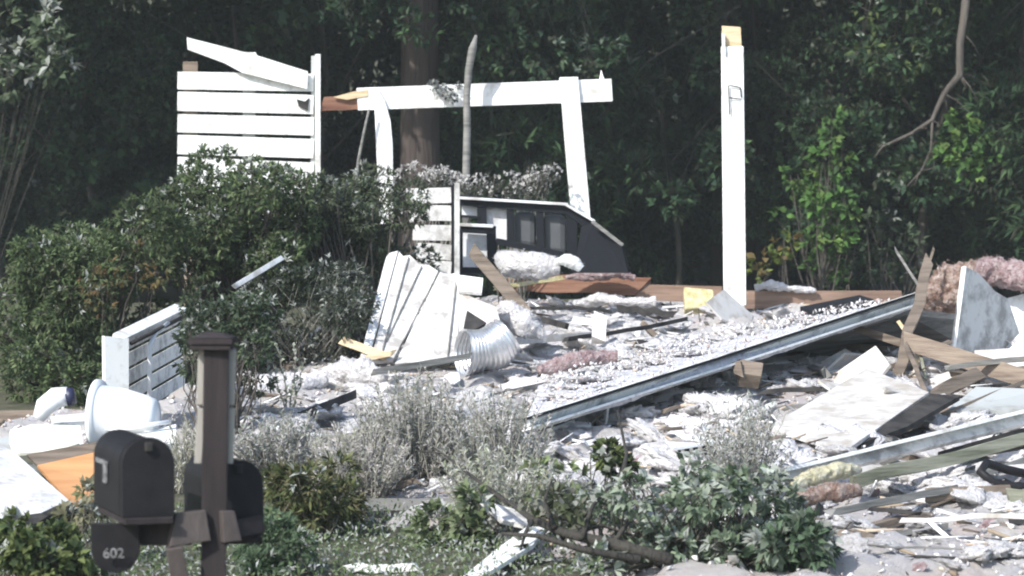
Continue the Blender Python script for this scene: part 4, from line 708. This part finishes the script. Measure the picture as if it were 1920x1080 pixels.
board('mossy_beam', (1880, 880, 14.6), (1980, 872, 14.6), 14, .07, 'white2', 'white strip at the right edge above the black hose', 'strip', .03)
board('mossy_beam', (1890, 930, 13.8), (1980, 940, 13.8), 30, .08, 'mossy', 'mossy green-grey block at the right edge', 'timber', .04)
mb = MB(); mb.tube(path((1960, 915, 14.2), (1900, 912, 14.2), (1862, 905, 14.2), (1838, 885, 14.2), (1850, 868, 14.3), (1885, 880, 14.4), (1930, 890, 14.4)), .024, 8); tag(mb.build('black_hose', W['black'], None, True), 'black looped hose at the right edge', 'hose')
W['paleyellow'] = simple('dusty_yellow_insulation', [(.3, (.36, .33, .20)), (.5, (.56, .52, .36)), (.7, (.70, .68, .58))], 16, rough=1, bmp=.8, dist=.03)
fluffy('foam_scrap', [(1485, 908, 14.1, 10), (1530, 892, 14.2, 17), (1580, 882, 14.3, 16), (1610, 880, 14.4, 8)], 'paleyellow', 'pale yellow insulation scrap under the lower end of the fascia board', 'insulation')
fluffy('foam_scrap', [(1500, 935, 13.7, 14), (1560, 925, 13.8, 20), (1610, 920, 13.9, 12)], 'coppery', 'brownish-pink insulation scrap below the yellow scrap', 'insulation')
board('white_rail', (440, 537, 19.15), (528, 484, 19.6), 10, .04, 'white2', 'pale thin rail sticking diagonally out of the big bush', 'rail', .02)
t = empty('metal_vent', P(1290, 860, 15)); mb = MB(); mb.beam(P(1238, 862, 14.8), P(1342, 842, 15), 26 * M_PX(15), .06, seg=1); mb.build('housing', W['darkgrey'], t, bevel=.003)
for i in range(6): x = 1250 + i * 16; fr((x, 872 - i * 3.1, 14.74), (x - 2, 850 - i * 3.1, 14.76), 7, 'greywood', 'louvre', .02, 14.75, t)
fr((1215, 850, 14.8), (1342, 829, 15), 7, 'white2', 'flange', .1, 14.9, t)
tag(t, 'dark louvred metal vent lying above the sage-green shrub', 'vent')
board('white_board', (1205, 868, 14.7), (1245, 860, 14.7), 16, .04, 'white', 'small white block left of the louvred vent', 'block', .01)
board('roof_lath', (1200, 815, 16.0), (1340, 795, 16.3), 6, .03, 'wood', 'thin brown lath on the white rubble right of the leafy sprig', 'lath', .04, wob=.05)
board('roof_lath', (1205, 838, 15.6), (1400, 812, 16.0), 12, .03, 'sheet', 'long pale strip above the louvred vent', 'strip', .03)
mb = MB(); mb.slab(path((1400, 855, 15.3), (1440, 820, 16), (1560, 850, 15.6), (1470, 880, 14.9)), .02); tag(mb.build('white_board', W['white2'], None), 'flat white sheet scrap left of the long fascia board', 'sheet')
t = empty('broken_box', P(1400, 700, 17.7)); mb = MB(); mb.slab(path((1385, 672, 17.7), (1432, 680, 17.7), (1428, 705, 17.6), (1390, 700, 17.6)), .12); mb.build('box_body', W['tan'], t, bevel=.006)
mb = MB(); mb.slab(path((1372, 680, 17.65), (1388, 676, 17.62), (1394, 708, 17.55), (1376, 700, 17.6)), .03); mb.build('flap', W['wood'], t); tag(t, 'small crushed tan box under the middle of the gutter', 'box')
# white torn board in the foreground
mb = MB(); mb.slab(path((990, 985, 12.5), (1022, 990, 12.4), (1000, 1020, 12.1), (880, 1095, 11.5), (850, 1095, 11.5), (930, 1030, 12.1)), .02); tag(mb.build('torn_board', W['white'], None, bevel=.002), 'bright white torn board pointing down to the bottom edge under the branch', 'board')
mb = MB(); mb.slab(path((898, 935, 12.9), (930, 945, 12.9), (985, 960, 12.8), (990, 985, 12.6), (940, 975, 12.7)), .02); tag(mb.build('torn_board', W['panelwhite'], None), 'grey-white torn board scrap behind the bright white torn board', 'board')
board('torn_board', (655, 1068, 11.9), (775, 1062, 11.9), 16, .03, 'white', 'flat white scrap at the bottom edge left of the torn board', 'scrap', .04, wob=.02)
for i, (a, b, w_, mt, lb, ct) in enumerate([
    ((1640, 830, 16.2), (1960, 700, 17.6), 9, 'wood', 'thin brown batten crossing behind the fascia board to the right edge', 'batten'),
    ((1760, 860, 15.0), (1960, 800, 15.8), 22, 'charcoal', 'black board standing in for the shaded gap just below the fascia board at the right edge', 'board'),  # black colour is the shade in the void below the fascia
    ((1560, 960, 13.4), (1800, 915, 14.0), 14, 'greywood', 'grey plank under the mossy timber, its end in yellow insulation', 'plank'),
    ((1690, 975, 13.2), (1960, 965, 13.2), 10, 'sheet', 'long pale strip low at the right edge', 'strip'),
    ((1790, 905, 14.3), (1960, 850, 14.9), 12, 'greywood', 'grey plank above the black hose', 'plank'),
    ((1640, 955, 13.5), (1720, 962, 13.4), 8, 'charcoal', 'small black strip standing in for a shaded gap in pale rubble at lower right', 'strip'),  # painted dark gap, no separate piece lies here
    ((1700, 1042, 12.0), (1960, 1050, 11.9), 5, 'charcoal', 'long thin dark strip near the bottom right corner', 'strip'),
    ((1600, 1022, 12.3), (1830, 1030, 12.2), 4, 'greywood', 'thin grey strip in the pale rubble near the bottom right', 'strip'),
    ((1770, 690, 18.1), (1960, 668, 18.2), 10, 'greywood', 'grey batten behind the long brown plank', 'batten'),
    ((1660, 690, 18.7), (1780, 640, 19.3), 8, 'tan', 'tan batten leaning on the upright splintered timber', 'batten'),
    ((1740, 745, 17.2), (1700, 650, 18.6), 9, 'wood', 'short broken stick leaning below the brown planks crossing', 'stick'),
    ((1820, 745, 17.3), (1960, 742, 17.2), 14, 'wood', 'dark brown plank lying over the grey panel', 'plank'),
    ((1180, 900, 14.9), (1420, 880, 15.2), 8, 'greywood', 'grey lath half buried above the sage-green shrubs', 'lath'),
    ((1430, 735, 17.4), (1545, 728, 17.4), 9, 'charcoal', 'dark twisted strip above the plywood sheet', 'strip'),
    ((1250, 770, 16.9), (1330, 745, 17.2), 8, 'wood', 'short brown lath below the middle of the gutter', 'lath')]):
    board('loose_board', a, b, w_, .05, mt, lb, ct, .06, wob=.012)
# ------------------------------------------------------------------ left: fixtures, drawer, tilted panel
t = empty('fence_panel', G(255, 16.6)); 
def tp(u, v, off=0):      # u along 0..1 away to the right, v 0..1 up ; panel faces right and a little to the camera
    a = P(228, 800, 16.3); b = P(325, 740, 17.6); c = P(228, 634, 16.3)
    return a + (b - a) * u + (c - a) * v + Vector((.9, -.42, 0)).normalized() * off
for i in range(5):
    v0 = .03 + i * .2; mb = MB(); pts = [tp(0, v0), tp(1.25, v0), tp(1.25, v0 + .165), tp(0, v0 + .165)]; mb.slab(pts, .006, Vector((-.9, .42, 0)).normalized()); mb.build('slat', W['lightgrey'], t, bevel=.002)
mb = MB(); mb.slab([tp(-.0, -.1, .05), tp(.0, 1.0, .05), P(196, 630, 16.2), P(198, 800, 16.2)], .04); mb.build('post', W['white'], t)
mb = MB(); mb.slab([tp(0, 1.0, .03), tp(1.2, 1.0, .03), tp(1.2, 1.05, -.06), tp(0, 1.05, -.06)], .02); mb.build('top_rail', W['white'], t)
mb = MB(); mb.tube([tp(.05, .93, .05), tp(1.2, .93, .05)], .014, 8); mb.build('bar', W['charcoal'], t, True)
mb = MB(); mb.tube([tp(.36, .0, .06), tp(.36, .80, .06), tp(.5, .90, .05), tp(.75, .95, .05)], .014, 8); mb.build('pipe', W['enamel'], t, True)
tag(t, 'tilted grey slatted panel with a bright white end post at left, behind the white basin', 'fence panel')
# basin: a shell tipped towards the viewer
def shell(name, c, ax, r0, r1, depth, mat, label, cat, rim=.02, squash=1.0):
    """bathtub or bowl: rings from the open rim to the closed bottom along ax"""
    ax = Vector(ax).normalized(); u = ax.orthogonal().normalized(); v_ = ax.cross(u); mb = MB(); n_ = 40; c = Vector(c); rings = [(r0 + rim, -.01), (r0 + rim, .01), (r0, .015), ((r0 + r1) / 2 * 1.08, depth * .45), (r1 * 1.03, depth * .85), (r1 * .85, depth), (r1 * .3, depth * 1.03)]
    vs = [c + ax * d_ + (u * math.cos(6.2832 * j / n_) * squash + v_ * math.sin(6.2832 * j / n_)) * r for r, d_ in rings for j in range(n_)]
    f = [(i * n_ + j, i * n_ + (j + 1) % n_, (i + 1) * n_ + (j + 1) % n_, (i + 1) * n_ + j) for i in range(len(rings) - 1) for j in range(n_)] + [tuple(range((len(rings) - 1) * n_, len(rings) * n_))]
    mb.add(vs, f); o = mb.build(name, W[mat], None, True); s2 = o.modifiers.new('thick', 'SOLIDIFY'); s2.thickness = .008; return tag(o, label, cat)
shell('wash_basin', P(186, 785, 15.0), (1, -.16, .02), .185, .12, .32, 'enamel', 'gleaming white upturned basin behind the front mailbox', 'basin', .03)
mb = MB(); mb.tube(path((190, 800, 14.85), (215, 808, 14.8), (260, 800, 14.8), (320, 790, 14.9)), .012, 8); tag(mb.build('white_pipe', W['enamel'], None, True), 'thin white pipe lying along the white basin', 'pipe')
mb = MB(); mb.slab(path((165, 835, 14.6), (330, 795, 15.0), (330, 830, 14.7), (200, 850, 14.5)), .05); tag(mb.build('white_board', W['white'], None), 'white board under the white basin', 'board')
t = empty('toilet', P(80, 840, 14.8)); mb = MB(); 
pts = path((40, 862, 14.8), (70, 850, 14.8), (110, 838, 14.8)); mb.tube(pts, [.12, .135, .11], 20); mb.build('bowl', W['enamel'], t, True)
mb = MB(); mb.slab(path((15, 805, 14.7), (60, 792, 14.75), (150, 795, 14.8), (155, 830, 14.7), (100, 845, 14.6), (30, 850, 14.6)), .10); mb.build('tank', W['cream'], t, bevel=.02)
mb = MB(); mb.tube(path((72, 785, 15.0), (84, 762, 15.0), (105, 746, 15), (128, 742, 15)), [.035, .055, .06, .05], 14); mb.build('seat', W['enamel'], t, True)
mb = MB(); mb.tube(path((126, 745, 15), (140, 742, 15)), [.055, .045], 12); mb.build('fitting', W['navy'], t, True)
fr((95, 803, 14.55), (150, 800, 14.6), 6, 'enamel', 'rim', .03, 14.6, t); fr((148, 800, 14.6), (153, 835, 14.55), 7, 'enamel', 'rim', .03, 14.6, t)
tag(t, 'broken white toilet lying on its side at far left with a navy fitting', 'toilet')
for i, (pts, mt, lb) in enumerate([(((95, 780, 15.3), (160, 775, 15.4), (158, 790, 15.2), (100, 795, 15.1)), 'white', 'flat white scrap right above the toilet rim'), (((-20, 825, 14.9), (25, 815, 15), (30, 845, 14.7), (-20, 850, 14.6)), 'grey', 'grey flap at the far left above the bluish-white sheet')]):
    mb = MB(); mb.slab(path(*pts), .02); tag(mb.build('white_scrap', W[mt], None), lb, 'scrap')
t = empty('drawer', P(120, 930, 14)); 
mb = MB(); mb.slab(path((50, 852, 14.2), (182, 828, 14.3), (182, 846, 14.28), (70, 872, 14.15)), .02); mb.build('rim', W['wood'], t)
mb = MB(); mb.slab(path((70, 872, 14.15), (185, 846, 14.28), (188, 905, 14.1), (105, 912, 14.0)), .02); mb.build('back', W['orange'], t)
mb = MB(); mb.slab(path((105, 912, 14.0), (188, 900, 14.1), (188, 935, 13.7), (130, 945, 13.6)), .02); mb.build('bottom', W['orange'], t)
tag(t, 'open orange-brown wooden drawer left of the front mailbox', 'drawer')
mb = MB(); mb.slab(path((-30, 815, 14.4), (30, 850, 14.2), (75, 890, 13.8), (138, 945, 13.3), (80, 965, 13.0), (-30, 975, 12.9)), .03); tag(mb.build('white_sheet', W['white2'], None, bevel=.003), 'large bluish-white sheet sloping down at the left edge', 'sheet')
mb = MB(); mb.slab(path((-30, 985, 12.85), (90, 968, 12.95), (140, 945, 13.3), (135, 990, 13.2), (-30, 1040, 12.8)), .05); tag(mb.build('shade_toned_board', W['charcoal'], None), 'board edge coloured dark as shade under the bluish-white sheet at the left', 'board')  # near-black colour carries the shade below the sheet's edge
# ------------------------------------------------------------------ countable loose pieces lying on the rubble
def jag(n_, rx, ry, t_):
    pts = [(rx * math.cos(a) * random.uniform(.6, 1.2), ry * math.sin(a) * random.uniform(.6, 1.2)) for a in [6.283 * k / n_ for k in range(n_)]]
    mb = MB(); v = [Vector((x, y, 0)) for x, y in pts] + [Vector((x, y, t_)) for x, y in pts]
    mb.add(v, [tuple(range(n_))[::-1], tuple(range(n_, 2 * n_))] + [(i, (i + 1) % n_, (i + 1) % n_ + n_, i + n_) for i in range(n_)]); return mb
def puff(r):
    mb = MB(); n1_, n2_ = 14, 24; sd = Vector((random.random() * 40, 0, 0)); v = []
    for i in range(n1_ + 1):
        for j in range(n2_):
            a = math.pi * i / n1_; b = 6.2832 * j / n2_; d_ = Vector((math.sin(a) * math.cos(b) * 1.5, math.sin(a) * math.sin(b), math.cos(a) * .34)); v.append(d_ * r * (1 + .6 * noise.noise(d_ * 1.8 + sd) + .35 * noise.noise(d_ * 4.5 + sd) + .22 * noise.noise(d_ * 11 + sd)))
    mb.add(v, [(i * n2_ + j, i * n2_ + (j + 1) % n2_, (i + 1) * n2_ + (j + 1) % n2_, (i + 1) * n2_ + j) for i in range(n1_) for j in range(n2_)]); return mb.fuzz(420, r * .16)
def tmpl(mb, mat, sm=False): o = mb.build('x', W[mat], None, sm); me = o.data; bpy.data.objects.remove(o); return me
KIND = [('plaster_chip', 'jagged white plaster chip on the rubble', 'plaster chip', 'white plaster chips on the rubble', [tmpl(jag(6, .09, .05, .012), 'white2') for _ in range(5)], 60),
        ('insulation_tuft', 'small white tuft of insulation on the rubble', 'insulation', 'white insulation tufts on the rubble', [tmpl(puff(.12), 'fluff', True) for _ in range(10)], 300),
        ('pink_tuft', 'small pink tuft of insulation on the rubble', 'insulation', 'pink insulation tufts on the rubble', [tmpl(puff(.035), 'pink') for _ in range(3)], 14),
        ('shingle_scrap', 'small dark torn shingle scrap on the rubble', 'shingle', 'dark shingle scraps on the rubble', [tmpl(jag(5, .08, .05, .012), 'charcoal') for _ in range(4)], 34),
        ('wood_scrap', 'small broken piece of brown wood on the rubble', 'wood scrap', 'broken brown wood pieces on the rubble', [tmpl(MB().beam((-.14, 0, 0), (.14, 0, 0), .03, .03, seg=4, rag=.04), 'wood') for _ in range(4)], 40),
        ('insulation_batt', 'broad soft drift of matted cream-white insulation', 'insulation', 'broad matted insulation drifts', [tmpl(puff(.26), 'cloud', True) for _ in range(8)], 46),
        ('drywall_piece', 'broken flat piece of dusty wallboard on the rubble', 'wallboard', 'broken wallboard pieces on the rubble', [tmpl(jag(5, .26, .16, .014), 'sheet') for _ in range(7)], 45),
        ('broken_board', 'long splintered board lying in the rubble', 'board', 'splintered boards in the rubble', [tmpl(MB().beam((-.4, 0, 0), (.4, 0, 0), .05, .035, seg=8, rag=.09, wob=.012), m_) for m_ in ('wood', 'greywood', 'tan', 'greywood', 'greywood')], 42),
        ('trim_scrap', 'short broken length of white trim on the rubble', 'trim', 'broken white trim lengths on the rubble', [tmpl(MB().beam((-.2, 0, 0), (.2, 0, 0), .03, .015, seg=4, rag=.03), 'white') for _ in range(3)], 34)]
def zone(px, Y):
    py = 540 + (CZ - Hs((px - 960) / F * Y, Y)) / Y * F - 140
    if px < 640: return ' between the mailbox post and the olive bush'
    if py < 660 and px < 1350: return ' in front of the reddish timber'
    if px < 1060: return ' around the wispy grey shrubs'
    if py < 792 - (px - 985) * .317: return ' above the long gutter'
    if px < 1420: return ' between the long gutter and the sage-green shrubs'
    if py < 896 - (px - 1466) * .25: return ' around the white plywood sheet'
    return ' at lower right below the fascia board'
for nm, lb, ct, gp, ms, cnt in KIND:
    k = 0
    while k < cnt:
        Y = random.uniform(12.6 if nm in ('broken_board', 'drywall_piece') else 11.5, 23.5); px = random.uniform(450, 1930)
        if nm == 'insulation_batt': Y = random.uniform(14.6, 21.5); px = random.uniform(1000, 1800) if random.random() < .75 else px
        if nm == 'drywall_piece' and Y < 14.6: continue
        if nm in ('insulation_tuft', 'insulation_batt') and Y < 13.2 and px < 1480: continue
        if nm == 'insulation_batt' and 1400 < px < 1760 and Y < 18.3: continue
        if nm in ('broken_board', 'drywall_piece'): px = random.uniform(1380, 1940) if random.random() < .75 else px
        if float(edge(np.array([(px - 960) / F * Y]), np.array([Y]))[0]) < -.02: continue
        p = rub(px, Y); o = bpy.data.objects.new(nm, ms[k % len(ms)]); COL.objects.link(o); o.location = p + Vector((0, 0, .02))
        flat = .35; lg = nm == 'broken_board'; o.rotation_euler = (random.gauss(.35, flat), random.gauss(-.05, .12 if lg else flat), random.gauss(.2, .55) if lg else random.gauss(0, 1.0)); s_ = random.uniform(.5, 1.4) * (.6 if nm == 'insulation_tuft' and Y < 14 else 1); o.scale = (s_, s_, s_)
        if nm == 'insulation_batt': o.rotation_euler = (random.gauss(.1, .07), random.gauss(0, .08), random.gauss(0, .8)); s_ = random.uniform(.4, .85); o.scale = (s_ * 1.2, s_, s_ * .75); o.location.z -= .03
        if nm == 'insulation_tuft': o.rotation_euler.x = random.gauss(.15, .2); o.rotation_euler.y = random.gauss(0, .2)
        tag(o, lb.replace(' on the rubble', '').replace(' in the rubble', '') + zone(px, Y), ct, gp); k += 1

# ------------------------------------------------------------------ thin haze between the house and the wood
mb = MB(); mb.box((0, 55, 24.5), (165, 0, 0), (0, 100, 0), (0, 0, 25.5)); hm = bpy.data.materials.new('air'); hm.use_nodes = True; hn = hm.node_tree; hn.nodes.remove(hn.nodes['Principled BSDF'])
pv = hn.nodes.new('ShaderNodeVolumePrincipled'); pv.inputs['Color'].default_value = (.86, .93, .93, 1); pv.inputs['Density'].default_value = .0011; hn.links.new(pv.outputs[0], hn.nodes['Material Output'].inputs['Volume'])
tag(mb.build('haze', hm), 'thin pale haze in the air in front of the wood', 'haze', None, 'stuff')

for i_, p_ in enumerate(roof_spots):
    src = KIND[1][4]; o = bpy.data.objects.new('insulation_tuft', src[i_ % len(src)]); COL.objects.link(o); o.location = p_ + Vector((0, 0, .015)); o.rotation_euler = (.1, 0, random.uniform(0, 6.28)); q_ = random.uniform(.3, .95); o.scale = (q_ * 1.3, q_, q_ * .6)
    tag(o, 'small white tuft of insulation lying on the fallen roof section', 'insulation', 'white insulation tufts on the fallen roof section')
